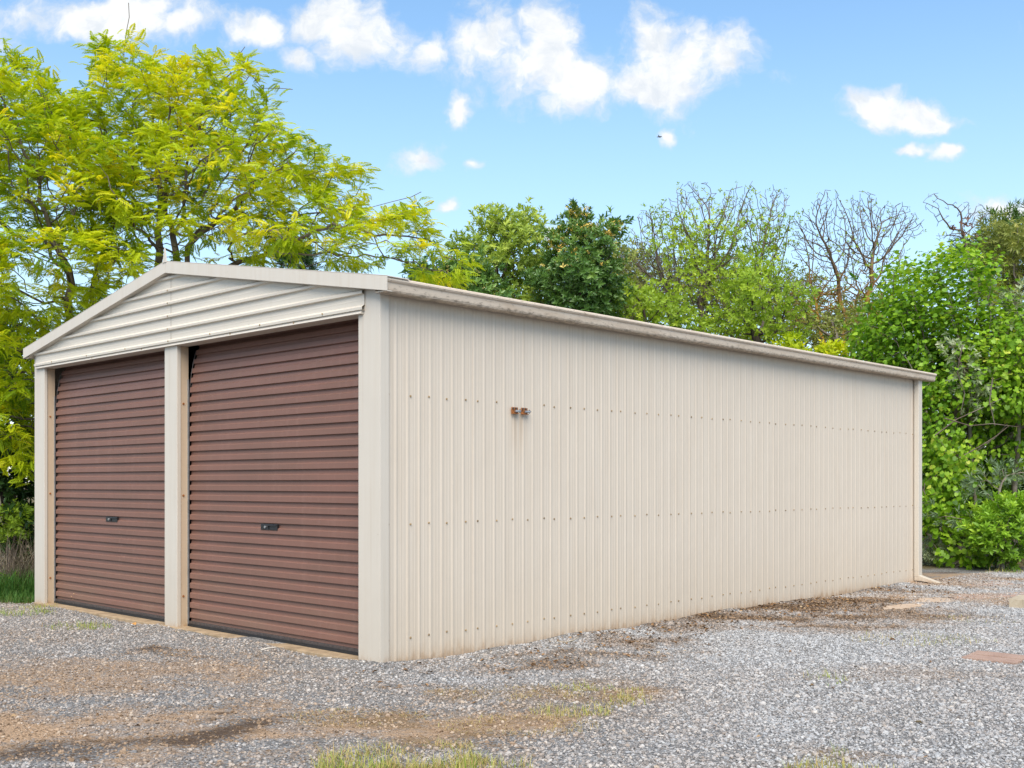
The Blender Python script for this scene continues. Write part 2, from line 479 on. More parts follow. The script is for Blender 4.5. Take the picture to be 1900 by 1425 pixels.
# ------------------------------------------------------------------ ground
def patch(x, y, lst, seed):
    """soft edged patches given as (px, py, lateral radius m, depth radius m, strength)"""
    wx = x + (fbm2(x, y, 0.8, seed + 31) - 0.5) * 1.3 + (fbm2(x, y, 3.0, seed + 33) - 0.5) * 0.3
    wy = y + (fbm2(x, y, 0.8, seed + 35) - 0.5) * 1.3 + (fbm2(x, y, 3.0, seed + 37) - 0.5) * 0.3
    x, y = wx, wy
    n1 = fbm2(x, y, 1.1, seed) - 0.5
    n2 = fbm2(x, y, 4.5, seed + 9) - 0.5
    r = np.zeros_like(x)
    for (px, py, rl, rd, s) in lst:
        c = G(px, py)
        dx = (x - c[0]) * RGT[0] + (y - c[1]) * RGT[1]
        dy = (x - c[0]) * FWD[0] + (y - c[1]) * FWD[1]
        q = np.sqrt((dx / rl) ** 2 + (dy / rd) ** 2)
        r = np.maximum(r, s * np.clip((1.3 - q + n1 * 2.0 + n2 * 1.5) / 1.25, 0, 1))
    return r

SOIL = [(150, 1345, 1.1, 0.75, 1.0), (30, 1372, 0.9, 0.6, 1.0), (270, 1325, 0.9, 0.5, 1.0), (110, 1255, 1.6, 0.8, 0.52), (260, 1245, 1.1, 0.6, 0.45), (330, 1215, 0.8, 0.4, 0.4), (420, 1385, 0.5, 0.3, 0.7), (760, 1330, 0.9, 0.35, 0.6), (900, 1345, 0.7, 0.4, 0.7),
        (560, 1345, 0.6, 0.3, 0.8), (430, 1250, 0.6, 0.35, 0.5), (400, 1330, 0.6, 0.3, 0.7), (560, 1240, 0.6, 0.2, 0.35), (1760, 1108, 1.3, 0.6, 0.85), (1850, 1078, 1.3, 0.7, 0.9), (1740, 1068, 0.8, 0.7, 0.7), (1690, 1250, 0.8, 0.3, 0.3),
        (1000, 1330, 0.6, 0.4, 0.6), (640, 1330, 0.5, 0.3, 0.7), (1250, 1150, 1.0, 0.4, 0.5), (1450, 1130, 1.0, 0.4, 0.5), (900, 1225, 0.6, 0.2, 0.4), (1050, 1385, 0.4, 0.2, 0.35), (1200, 1340, 0.5, 0.25, 0.4)]
DARK = [(120, 1400, 0.5, 0.20, 0.9), (220, 1392, 0.4, 0.18, 0.9), (330, 1378, 0.38, 0.16, 0.9), (420, 1364, 0.32, 0.14, 0.9), (520, 1345, 0.22, 0.10, 0.7), (465, 1310, 0.10, 0.06, 1.0), (370, 1327, 0.12, 0.05, 0.7),
        (40, 1415, 0.35, 0.12, 1.0), (290, 1207, 0.35, 0.14, 0.9), (330, 1230, 0.16, 0.08, 0.8), (240, 1215, 0.2, 0.08, 0.5), (1000, 1235, 0.4, 0.15, 0.5), (1080, 1215, 0.5, 0.25, 0.7), (1180, 1190, 0.7, 0.35, 0.9), (1300, 1172, 0.9, 0.4, 0.85),
        (1420, 1150, 0.9, 0.55, 0.9), (1560, 1125, 1.1, 0.7, 1.0), (1650, 1145, 1.0, 0.4, 0.9), (1650, 1098, 0.9, 0.6, 0.8), (1500, 1165, 1.1, 0.35, 0.8), (800, 1265, 0.3, 0.07, 0.6), (1240, 1215, 0.4, 0.12, 0.5), (1800, 1060, 1.0, 0.3, 0.6)]
STRAW = [(640, 1325, 0.35, 0.22, 0.8), (680, 1345, 0.3, 0.15, 0.7), (900, 1290, 0.5, 0.2, 0.75), (980, 1285, 0.5, 0.2, 0.8), (1010, 1335, 0.4, 0.2, 0.8), (930, 1360, 0.35, 0.15, 0.8),
         (1080, 1300, 0.45, 0.25, 0.8), (1140, 1285, 0.3, 0.25, 0.9), (760, 1300, 0.4, 0.1, 0.4), (490, 1150, 0.6, 0.15, 0.5), (760, 1390, 0.6, 0.2, 0.7), (1290, 1145, 0.6, 0.2, 0.4), (1700, 1160, 0.5, 0.25, 0.5), (1560, 1415, 0.4, 0.1, 0.5)]

def ground_masks(x, y):
    x = np.asarray(x, float); y = np.asarray(y, float)
    s = patch(x, y, SOIL, 11); d = patch(x, y, DARK, 23); t = patch(x, y, STRAW, 37)
    far = (x - CAM[0]) * FWD[0] + (y - CAM[1]) * FWD[1]
    gr = np.zeros_like(x)
    # grass and leaf litter away from the gravel yard (left of the shed, behind it, and the garden bed)
    lat = (x - CAM[0]) * RGT[0] + (y - CAM[1]) * RGT[1]
    n = fbm2(x, y, 0.9, 51) - 0.5
    bed = np.clip((far - 16.5 + n * 1.2) / 0.5, 0, 1)
    left = np.clip((-x - 5.7 + n * 0.8) / 0.3, 0, 1) * np.clip((y + 0.25 + n * 0.8) / 0.3, 0, 1)
    gr = np.maximum(np.maximum(bed, left), np.clip((lat + far * 0.9) < -6, 0, 1) * 0)
    return s, d, t, gr

def ground_z(x, y):
    x = np.asarray(x, float); y = np.asarray(y, float)
    dx = np.maximum(np.maximum(-5.78 - x, x), 0); dy = np.maximum(np.maximum(-y, y - 9.07), 0)
    heap = np.exp(-np.hypot(dx, dy) / 0.22) * np.clip(fbm2(x, y, 1.4, 83) - 0.33, 0, 1) * 0.10   # gravel banked unevenly against the shed
    return (fbm2(x, y, 0.5, 71) - 0.5) * 0.03 + (fbm2(x, y, 3.0, 77) - 0.5) * 0.012 + heap

def axis(lo, hi, step):
    core = np.arange(lo, hi + 1e-6, step)
    g = step * np.cumsum(1.35 ** np.arange(1, 34))
    g = g[g < 1500]
    return np.concatenate([(lo - g)[::-1], core, hi + g])

ax = axis(-9.5, 9.5, 0.09); ay = axis(-5.5, 13.5, 0.09)
gx, gy = np.meshgrid(ax, ay, indexing='ij')
near = (np.abs(gx) < 30) & (np.abs(gy) < 30)
gz = np.where(near, ground_z(gx, gy), 0.0)
s_, d_, t_, g_ = ground_masks(gx.ravel(), gy.ravel())
nx, ny = gx.shape
idx = np.arange(nx * ny).reshape(nx, ny)
quads = np.stack([idx[:-1, :-1], idx[1:, :-1], idx[1:, 1:], idx[:-1, 1:]], -1).reshape(-1, 4)

def m_ground():
    m, t, out = new_mat('gravel yard')
    pos = t.new('ShaderNodeNewGeometry').outputs['Position']
    a = t.new('ShaderNodeAttribute', attribute_name='mask')
    sp = t.new('ShaderNodeSeparateColor'); t.l.new(a.outputs['Color'], sp.inputs[0])
    vo = t.new('ShaderNodeTexVoronoi'); vo.inputs['Scale'].default_value = 70.0
    t.l.new(pos, vo.inputs['Vector'])
    vc = t.new('ShaderNodeSeparateColor'); t.l.new(vo.outputs['Color'], vc.inputs[0])
    grey = t.ramp(vc.outputs[0], [(0.0, (0.11, 0.108, 0.107)), (0.35, (0.21, 0.205, 0.20)), (0.75, (0.32, 0.317, 0.31)), (1.0, (0.44, 0.425, 0.40))])
    fine = t.noise(pos, 160.0, 3, 0.6).outputs[0]
    big = t.noise(pos, 0.8, 5, 0.6).outputs[0]
    grey = t.mix(t.math('MULTIPLY', t.smooth(big, 0.45, 0.75), 0.5), grey, (0.22, 0.175, 0.13))
    grey = t.mix(t.math('MULTIPLY', t.smooth(vo.outputs['Distance'], 0.35, 0.8), 0.5), grey, (0.09, 0.075, 0.06))
    soil = t.mix(fine, (0.49, 0.335, 0.21), (0.36, 0.235, 0.142))
    dark = t.mix(fine, (0.10, 0.055, 0.026), (0.045, 0.026, 0.013))
    straw = t.mix(fine, (0.30, 0.20, 0.105), (0.19, 0.12, 0.065))
    litter = t.mix(t.noise(pos, 30.0, 4, 0.7).outputs[0], (0.09, 0.085, 0.035), (0.17, 0.12, 0.06))
    brk = t.noise(pos, 22.0, 4, 0.7).outputs[0]
    def edge(v): return t.smooth(t.math('ADD', v, t.math('MULTIPLY', t.math('SUBTRACT', brk, 0.5), 1.5)), 0.15, 0.85)
    c = t.mix(edge(sp.outputs[0]), grey, soil)
    c = t.mix(edge(sp.outputs[2]), c, straw)
    c = t.mix(t.math('MULTIPLY', edge(sp.outputs[1]), 0.85), c, dark)
    c = t.mix(edge(a.outputs['Alpha']), c, litter)
    h = t.math('ADD', t.math('MULTIPLY', vo.outputs['Distance'], -1.0), t.math('MULTIPLY', fine, 0.4))
    pbsdf(t, out, c, 0.92, 0.2, bump=bump(t, h, 0.016))
    return m
M['ground'] = m_ground()
me = mesh_np('ground', np.stack([gx.ravel(), gy.ravel(), gz.ravel()], -1), quads, M['ground'],
             {'mask': np.stack([s_, d_, t_, g_], -1)}, smooth=True)
ground = tag(link('ground', me), kind='structure')

# ------------------------------------------------------------------ loose gravel, real stones spread by geometry nodes
def gravel():
    rng = np.random.default_rng(3)
    n = 1620000
    # uniform on the yard; thinner with distance, where stones shrink below a pixel
    x = rng.uniform(-7.5, 9.0, n); y = rng.uniform(-6.0, 14.0, n)
    far = (x - CAM[0]) * FWD[0] + (y - CAM[1]) * FWD[1]
    lat = (x - CAM[0]) * RGT[0] + (y - CAM[1]) * RGT[1]
    keep = (far > 4.0) & (far < 17.5) & (np.abs(lat) < far * 0.62 + 0.5)
    keep &= ~((x < 0.03) & (x > -5.82) & (y > -0.02))
    s, d, t, g = ground_masks(x, y)
    cover = 1 - np.clip(s * 0.46 + d * 0.64 + t * 0.42 + g * 1.0, 0, 0.94)
    side = np.clip((lat + 1.0 + (fbm2(x, y, 0.7, 95) - 0.5) * 3) / 2.5, 0, 1)        # cleaner and paler towards the drive on the right
    cover *= (0.50 + 0.5 * side) * (0.72 + 0.5 * fbm2(x, y, 2.2, 91))
    keep &= rng.random(n) < cover
    x, y, s, d, t, side = x[keep], y[keep], s[keep], d[keep], t[keep], side[keep]
    m = len(x)
    size = np.clip(rng.lognormal(math.log(0.0054), 0.40, m), 0.0028, 0.015)
    z = ground_z(x, y) + size * 0.25
    tint = rng.random(m) * (1 - 0.55 * d)
    warm = np.clip(s * 0.75 + t * 0.65 + d * 1.0 + rng.normal(0.06, 0.14, m) + 0.42 * (1 - side) + (fbm2(x, y, 0.9, 55) - 0.5) * 0.6, 0, 1)
    me = bpy.data.meshes.new('gravel')
    me.vertices.add(m)
    me.vertices.foreach_set('co', np.stack([x, y, z], -1).astype(np.float32).ravel())
    for k, v in (('size', size), ('tint', tint), ('warm', warm)):
        at = me.attributes.new(k, 'FLOAT', 'POINT'); at.data.foreach_set('value', v.astype(np.float32))
    me.update()
    mt, t, out = new_mat('crushed stone')
    a = t.new('ShaderNodeAttribute', attribute_name='tint', attribute_type='INSTANCER')
    b = t.new('ShaderNodeAttribute', attribute_name='warm', attribute_type='INSTANCER')
    c = t.ramp(a.outputs['Fac'], [(0.0, (0.18, 0.18, 0.182)), (0.25, (0.28, 0.281, 0.283)), (0.75, (0.39, 0.391, 0.391)), (0.96, (0.44, 0.437, 0.43)), (1.0, (0.52, 0.505, 0.48))])
    w = t.ramp(a.outputs['Fac'], [(0.0, (0.14, 0.092, 0.055)), (0.4, (0.25, 0.17, 0.108)), (0.8, (0.34, 0.24, 0.16)), (1.0, (0.44, 0.35, 0.26))])
    pbsdf(t, out, t.mix(b.outputs['Fac'], c, w), 0.85, 0.25)
    ng = bpy.data.node_groups.new('gravel scatter', 'GeometryNodeTree')
    ng.interface.new_socket('Geometry', in_out='INPUT', socket_type='NodeSocketGeometry')
    ng.interface.new_socket('Geometry', in_out='OUTPUT', socket_type='NodeSocketGeometry')
    N = ng.nodes; L = ng.links
    gi = N.new('NodeGroupInput'); go = N.new('NodeGroupOutput')
    join = N.new('GeometryNodeJoinGeometry')
    for k in range(7):
        ico = N.new('GeometryNodeMeshIcoSphere'); ico.inputs['Radius'].default_value = 1.0; ico.inputs['Subdivisions'].default_value = 1 if k < 5 else 2
        rv = N.new('FunctionNodeRandomValue'); rv.data_type = 'FLOAT_VECTOR'
        rv.inputs[0].default_value = (-0.33,) * 3; rv.inputs[1].default_value = (0.33,) * 3
        rv.inputs['Seed'].default_value = k * 17 + 3
        sp = N.new('GeometryNodeSetPosition')
        L.new(ico.outputs[0], sp.inputs['Geometry']); L.new(rv.outputs[0], sp.inputs['Offset'])
        tr = N.new('GeometryNodeTransform')
        L.new(sp.outputs[0], tr.inputs[0]); tr.inputs['Scale'].default_value = (1.25 - 0.05 * k, 0.75 + 0.06 * k, 0.5 + 0.05 * k)
        g2 = N.new('GeometryNodeGeometryToInstance'); L.new(tr.outputs[0], g2.inputs[0]); L.new(g2.outputs[0], join.inputs[0])
    sm = N.new('GeometryNodeSetMaterial'); sm.inputs['Material'].default_value = mt
    L.new(join.outputs[0], sm.inputs[0])
    iop = N.new('GeometryNodeInstanceOnPoints')
    L.new(gi.outputs[0], iop.inputs['Points']); L.new(sm.outputs[0], iop.inputs['Instance'])
    iop.inputs['Pick Instance'].default_value = True
    ri = N.new('FunctionNodeRandomValue'); ri.data_type = 'INT'; ri.inputs[4].default_value = 0; ri.inputs[5].default_value = 6
    L.new(ri.outputs[2], iop.inputs['Instance Index'])
    rr = N.new('FunctionNodeRandomValue'); rr.data_type = 'FLOAT_VECTOR'; rr.inputs[0].default_value = (-0.5, -0.5, 0); rr.inputs[1].default_value = (0.5, 0.5, 6.28); rr.inputs['Seed'].default_value = 9
    L.new(rr.outputs[0], iop.inputs['Rotation'])
    na = N.new('GeometryNodeInputNamedAttribute'); na.data_type = 'FLOAT'; na.inputs[0].default_value = 'size'
    L.new(na.outputs[0], iop.inputs['Scale'])
    L.new(iop.outputs[0], go.inputs[0])
    o = link('gravel', me)
    md = o.modifiers.new('scatter', 'NODES'); md.node_group = ng
    tag(o, 'loose grey crushed stone spread over the yard around the shed', 'gravel', kind='stuff')
gravel()

# ------------------------------------------------------------------ the shed
W, LEN, H = 5.78, 9.07, 2.66
SL = 0.1728
def zb(x): return 3.183 - SL * abs(x + W / 2)
shed = thing('shed', 'cream steel double garage shed with two red brown roller doors', 'shed', (0, 0, 0))

def rib_profile(w, pitch=0.1125, h=0.0032):
    """(along, out) points of ribbed sheet of width w; ribs at pitch"""
    pts = []
    n = round(w / pitch)
    for k in range(n):
        o = k * pitch
        pts += [(o, 0), (o + 0.012, h), (o + 0.022, h), (o + 0.034, 0), (o + 0.056, 0), (o + 0.060, 0.0007), (o + 0.064, 0.0007), (o + 0.068, 0),
                (o + 0.082, 0), (o + 0.086, 0.0007), (o + 0.090, 0.0007), (o + 0.094, 0)]
    pts.append((w, 0)); pts.append((w + 0.010, 0.004))
    return pts

SHEET = 0.9
prof = rib_profile(SHEET)
side_me = MB().strip(prof, lambda u, v, w: (v, u, w), -0.03, 2.70).mesh('wall_sheet', M['clad'])
scr = MB()
scr.tube([(0, 0, 0), (0.0025, 0, 0)], 0.0085, 10)      # washer
scr.tube([(0.0025, 0, 0), (0.007, 0, 0)], 0.0055, 6)    # hex head
screw_me = scr.mesh('screw', M['screw'])
offs = (0.056, 0.252, 0.447, 0.628, 0.828)
n_sheet = 10
for k in range(n_sheet):
    y0 = 0.028 + k * SHEET
    o = link('wall_sheet', side_me, shed, (0.0015 * (k % 2), y0, 0))
    for row, zz in enumerate((1.952, 1.016, 0.185)):
        for q in offs:
            yy_ = y0 + q
            # on the flat pan, nudged off the rib it would hit
            if yy_ > LEN - 0.06: continue
            if row == 0 and abs(yy_ - 1.48) < 0.13: continue
            ph = (q % 0.1125)
            if ph < 0.036: yy_ += 0.042 - ph
            s = link('screw', screw_me, o, (0.0008, yy_, zz + random.uniform(-0.006, 0.006)))
# hidden long side and rear wall
for k in range(n_sheet):
    o = link('wall_sheet', side_me, shed, (-W, 0.028 + (k + 1) * SHEET, 0)); o.rotation_euler.z = math.pi
rear = MB()
pr = rib_profile(0.9)
for k in range(6):
    x0 = -W + k * 0.9633
    rear_pts = pr
    for (u0, v0), (u1, v1) in zip(pr[:-1], pr[1:]):
        xa, xb = x0 + u0 * 1.07, x0 + u1 * 1.07
        rear.poly([(xb, LEN + v1, 0.012), (xa, LEN + v0, 0.012), (xa, LEN + v0, zb(xa)), (xb, LEN + v1, zb(xb))])
rear.build('rear_wall', M['clad'], shed)

# slab edge showing below the doors
MB().box((-W + 0.02, -0.03, -0.1), (-0.02, LEN - 0.02, 0.03)).build('floor_slab', M['concrete'], shed, 0.008)
# posts
def post(x0, x1, y1=0.034, z1=2.74):
    MB().box((x0, -0.004, 0.0), (x1, y1, z1)).build('post', M['flash'], shed, 0.004)
MB().prism([(-0.23, -0.004), (0.017, -0.004), (0.017, 0.078), (0.010, 0.078), (0.010, 0.03), (-0.23, 0.03)], lambda u, v, w: (u, v, w), 0.0, 2.745).build('corner_post', M['flash'], shed, 0.003)
MB().box((-3.02, -0.004, 0.0), (-2.80, 0.034, 2.56)).build('door_post', M['flash'], shed, 0.004)
MB().prism([(-W - 0.017, -0.004), (-5.55, -0.004), (-5.55, 0.03), (-W - 0.010, 0.03), (-W - 0.010, 0.078), (-W - 0.017, 0.078)], lambda u, v, w: (u, v, w), 0.0, 2.745).build('corner_post', M['flash'], shed, 0.003)
for (xa, xb) in ((-5.60, -5.556), (-2.85, -2.806), (-0.226, -0.18), (-3.014, -2.97)):
    MB().box((xa, 0.036, 0.0), (xb, 0.112, 2.53)).build('jamb', M['jamb'], shed, 0.002)
bolt_me = MB().tube([(0, 0, 0), (0.006, 0, 0)], 0.010, 8).mesh('bolt', M['rust'])
for xj in (-5.556, -2.806):
    for zz in (0.30, 1.20, 2.02):
        link('bolt', bolt_me, shed, (xj, 0.06, zz))

# roller doors
PITCH = 0.0876
def bow(z):
    k = max(0.0, z - 2.06)
    return 0.34 * k * k
def roller_door(x0, x1, lock_x):
    yb = 0.112
    rd = MB()
    # curtain backing
    zs = [0.06 + 0.12 * k for k in range(23)]
    for a, b in zip(zs[:-1], zs[1:]):
        rd.poly([(x0 + 0.03, yb + 0.036 + bow(a), a), (x1 - 0.03, yb + 0.036 + bow(a), a), (x1 - 0.03, yb + 0.036 + bow(b), b), (x0 + 0.03, yb + 0.036 + bow(b), b)])
    door = rd.build('roller_door', M['inside'], shed)
    sp = [(0.0, 0.018), (0.0340, 0.020), (0.0360, 0.0015), (0.0375, 0.0), (0.0785, 0.0), (0.0800, 0.0015), (0.0876, 0.018)]
    sm = MB().strip(sp, lambda u, v, w: (w, v, u), 0.0, x1 - x0 - 0.036).mesh('slat', M['door'])
    n = 29
    z = 0.072
    for k in range(n):
        tilt = math.atan(0.68 * max(0, z + PITCH / 2 - 2.06))
        s = link('slat', sm, door, (x0 + 0.018, yb + bow(z), z))
        s.rotation_euler.x = -tilt
        z += PITCH * math.cos(tilt)
    MB().box((x0 + 0.012, yb - 0.006, 0.052), (x1 - 0.012, yb + 0.022, 0.076)).build('bottom_rail', M['dark_steel'], door, 0.003)
    sl = MB(); sl.prism([(0, 0.031), (0.012, 0.027), (0.03, 0.031), (0.026, 0.053), (0.0, 0.053)], lambda u, v, w: (w, yb - 0.014 + u, v), x0 + 0.012, x1 - 0.012)
    sl.build('bottom_seal', M['rubber'], door)
    for xg in (x0, x1 - 0.014):
        MB().box((xg, yb - 0.012, 0.03), (xg + 0.014, yb - 0.004, 2.24)).box((xg, yb + 0.03, 0.03), (xg + 0.014, yb + 0.036, 2.24)).build('guide', M['galv'], door)
    # wear strip along the curtain edge, curling back to the drum
    ws = MB()
    q = [(x0 + 0.020, yb - 0.002 + bow(zz), zz) for zz in [0.1 + 0.1 * k for k in range(25)]]
    ws.tube(q, 0.003, 4)
    ws.build('edge_strip', M['dark_steel'], door)
    # lock: black recessed case with a barrel and a lift handle
    zc = 0.952
    lk = MB()
    lk.box((lock_x - 0.118, yb - 0.006, zc - 0.024), (lock_x + 0.118, yb + 0.012, zc + 0.024))
    lo = lk.build('lock', M['black_plastic'], door, 0.003)
    l2 = MB().tube([(lock_x - 0.05, yb - 0.006, zc), (lock_x - 0.05, yb - 0.013, zc)], 0.011, 12)
    MBh = MB().box((lock_x + 0.002, yb - 0.017, zc + 0.010), (lock_x + 0.115, yb - 0.006, zc + 0.018)).box((lock_x - 0.006, yb - 0.013, zc - 0.018), (lock_x + 0.002, yb - 0.006, zc + 0.018))
    for (a, mt) in ((l2, M['chrome']), (MBh, M['rubber'])):
        pass
    # one more small mesh: barrel and pull lip ride with the lock
    link('lock_barrel', l2.mesh('lock_barrel', M['chrome']), door)
    link('lock_pull', MBh.mesh('lock_pull', M['rubber']), door)
roller_door(-2.806, -0.226, -1.535)
roller_door(-5.556, -3.014, -4.265)
# added unseen boards that keep the shed dark behind the curtains
MB().box((-W + 0.05, 0.45, 0.0), (-0.05, 0.5, 2.66)).build('darkening_board', M['inside'], shed)
MB().box((-W + 0.05, 0.12, 2.62), (-0.05, 0.5, 2.66)).build('darkening_top_board', M['inside'], shed)

# gable cladding, two sheets that meet at a seam below the ridge
def gable(xa, xb, dy):
    z = 2.560
    g = MB()
    sp = [(0.0, -0.004), (0.004, -0.016), (0.024, -0.016), (0.034, 0.0)]     # one rib, (z, y)
    lines = []
    first = True
    while z < 3.22:
        if first:
            lines += [(z, 0.006), (z + 0.003, -0.022), (z + 0.022, -0.024), (z + 0.040, 0.0)]; first = False
        else:
            lines += [(z, 0.0), (z + 0.004, -0.022), (z + 0.022, -0.024), (z + 0.040, 0.0)]
        for q in (0.072,):
            lines += [(z + q - 0.004, 0.0), (z + q, -0.0009), (z + q + 0.005, -0.0009), (z + q + 0.009, 0.0)]
        z += 0.1145
    def lim(zz):
        half = max(0.0, (3.183 + 0.04 - zz) / SL)
        return max(xa, -W / 2 - half), min(xb, -W / 2 + half)
    for (z0, y0), (z1, y1) in zip(lines[:-1], lines[1:]):
        a0, b0 = lim(z0); a1, b1 = lim(z1)
        if b0 <= a0: break
        g.poly([(a0, y0 + dy, z0), (b0, y0 + dy, z0), (b1, y1 + dy, z1), (a1, y1 + dy, z1)])
    return g
gable(-2.895, -0.15, -0.012).build('gable_sheet', M['gable'], shed)
gable(-W + 0.045, -2.885, -0.0135).build('gable_sheet', M['gable'], shed)
MB().poly([(-2.889, -0.0155, 2.57), (-2.886, -0.0155, 2.57), (-2.886, -0.0155, 3.18), (-2.889, -0.0155, 3.18)]).build('sheet_seam', M['dark_steel'], shed)
gs_me = MB().tube([(0, 0, 0), (0, -0.004, 0)], 0.008, 8).mesh('screw', M['screw'])
for xx in (-0.62, -1.45, -2.2, -2.9, -3.7, -4.5, -5.3):
    link('screw', gs_me, shed, (xx, -0.0355, 2.578))
for zz in (2.692, 2.807, 2.922, 3.036):
    link('screw', gs_me, shed, (-2.91, -0.0355, zz - 0.003))
# lintel flashing
MB().prism([(-0.032, 2.536), (-0.018, 2.566), (0.095, 2.566), (0.095, 2.531), (-0.026, 2.533)], lambda u, v, w: (w, u, v), -W + 0.06, -0.17).build('lintel', M['flash'], shed)
for xx in (-1.0, -1.9, -3.4, -4.4):
    link('screw', gs_me, shed, (xx, -0.026, 2.551))

# barge capping both sides with mitre and spike
xr, xl, xm = 0.166, -W - 0.15, -W / 2
for (xe, nm) in ((xr, 'barge_capping'), (xl, 'barge_capping')):
    b = MB()
    xa = xm + (0.002 if xe > xm else -0.002)
    ang = [(xa, zb(xa)), (xe, zb(xe)), (xe, zb(xe) + 0.106), (xa, zb(xa) + 0.106)]
    b.prism(ang, lambda u, v, w: (u, w, v), -0.072, -0.060)
    b.prism([(xa, zb(xa) + 0.1), (xe, zb(xe) + 0.1), (xe, zb(xe) + 0.108), (xa, zb(xa) + 0.108)], lambda u, v, w: (u, w, v), -0.072, 0.14)
    b.prism([(xa, zb(xa) - 0.002), (xe, zb(xe) - 0.002), (xe, zb(xe) + 0.004), (xa, zb(xa) + 0.004)], lambda u, v, w: (u, w, v), -0.062, -0.016)
    b.build(nm, M['flash'], shed, 0.002)
MB().prism([(xm - 0.035, 3.275), (xm + 0.03, 3.275), (xm + 0.012, 3.36), (xm - 0.002, 3.405), (xm - 0.012, 3.35)], lambda u, v, w: (u, w, v), -0.078, -0.066).build('spike', M['flash'], shed)

# roof sheets with ridge capping
for sgn in (1, -1):
    r = MB()
    rp = rib_profile(9.0, 0.15, 0.02)
    r.strip([(u * (LEN + 0.08) / 9.01, v) for u, v in rp], lambda u, v, w: (xm + sgn * w, -0.01 + u, zb(xm + sgn * w) + 0.052 + v), 0.0, W / 2 + 0.05)
    r.build('roof', M['roofs'], shed)
MB().prism([(-0.16, 3.25), (0, 3.285), (0.16, 3.25), (0.16, 3.262), (0, 3.297), (-0.16, 3.262)], lambda u, v, w: (xm + u, w, v), 0.0, LEN + 0.05).build('ridge_capping', M['roofs'], shed)

# gutters
gp = [(0.02, 2.765), (0.02, 2.664), (0.03, 2.656), (0.116, 2.654), (0.128, 2.660), (0.134, 2.672), (0.141, 2.722), (0.151, 2.727), (0.158, 2.738), (0.157, 2.750), (0.149, 2.758), (0.140, 2.756)]
inn = [(0.134, 2.745), (0.137, 2.73), (0.128, 2.674), (0.114, 2.662), (0.032, 2.664), (0.026, 2.67), (0.026, 2.765)]
GEND = 9.36
def gutter(mirror):
    fn = (lambda u, v, w: (u, w, v)) if not mirror else (lambda u, v, w: (-W - u, w, v))
    g = MB().prism(gp + inn, fn, -0.058, GEND)
    g.prism([p for p in gp[:11]], fn, GEND - 0.004, GEND + 0.002)
    return g.build('gutter', M['gutter'], shed)
gutter(False); gutter(True)

# downpipe at the far corner with its kicked-out shoe
dp = MB()
dp.box((0.012, LEN - 0.09, 0.09), (0.075, LEN + 0.02, 2.66))
pipe = dp.build('downpipe', M['flash'], shed, 0.006)
sh = MB()
a = Vector((0.044, LEN - 0.035, 0.10))
sh.prism([(-0.03, 0.11), (0.03, 0.10), (0.30, 0.015), (0.275, -0.002), (0.06, 0.03), (-0.03, 0.03)], lambda u, v, w: (0.044 + u, w, v + 0.005), LEN - 0.088, LEN + 0.018)
sh.build('pipe_shoe', M['flash'], shed, 0.004)
MB().box((-0.02, LEN - 0.02, 0.0), (0.011, LEN + 0.03, 2.66)).build('corner_flashing', M['flash'], shed, 0.003)

# two rusty clips on the long wall
for k, yc in enumerate((1.395, 1.508)):
    zc = 1.893
    p = MB().box((0.014, yc - 0.045, zc - 0.026), (0.018, yc + 0.030, zc + 0.028)).box((0.018, yc - 0.045, zc - 0.026), (0.036, yc + 0.026, zc - 0.021))
    br = p.build('bracket', M['rust'], shed, 0.0015)
    MB().tube([(0.028, yc - 0.015, zc - 0.004), (0.034, yc + 0.042, zc - 0.002)], 0.010, 8).build('pin', M['chrome'], br)
    MB().tube([(0.03, yc + 0.036, zc - 0.014), (0.042, yc + 0.042, zc - 0.002), (0.03, yc + 0.036, zc + 0.012)], 0.005, 6).build('hook', M['dark_steel'], br)
    for q in (-0.03, 0.004):
        MB().tube([(0.02, yc + q, zc + 0.018), (0.026, yc + q, zc + 0.018)], 0.008, 8).build('rivet', M['dark_steel'], br)

# ------------------------------------------------------------------ foliage machinery
def norm(v): return v / np.maximum(np.linalg.norm(v, axis=-1, keepdims=True), 1e-9)

def colonize(init, A, step, di, dk, bias=(0, 0, 0.1), it=90, jit=0.15, rng=None, maxn=14000, par0=None):
    pos = [np.asarray(p, float) for p in init]
    par = list(par0) if par0 else [-1] + list(range(len(init) - 1))
    A = np.array(A, float)
    nd = np.full(len(A), 1e9); ni = np.zeros(len(A), int)
    new = list(range(len(pos)))
    bias = np.array(bias, float)
    grown = {}
    for _ in range(it):
        Pn = np.array([pos[i] for i in new])
        D = np.linalg.norm(A[:, None, :] - Pn[None], axis=2)
        j = D.argmin(1); dm = D[np.arange(len(A)), j]
        u = dm < nd
        nd[u] = dm[u]; ni[u] = np.array(new)[j[u]]
        k = nd > dk
        A, nd, ni = A[k], nd[k], ni[k]
        if len(A) == 0 or len(pos) > maxn: break
        act = nd < di
        if not act.any():
            act = nd <= nd.min() + 1e-6
        ids = np.unique(ni[act])
        new = []
        for i in ids:
            if grown.get(i, 0) > 3: continue
            m = act & (ni == i)
            d = norm(A[m] - pos[i]).sum(0)
            d = d / max(np.linalg.norm(d), 1e-6) + bias + rng.normal(0, jit, 3)
            d /= max(np.linalg.norm(d), 1e-6)
            pos.append(pos[i] + d * step); par.append(i); new.append(len(pos) - 1)
            grown[i] = grown.get(i, 0) + 1
        if not new: break
    return np.array(pos), np.array(par)

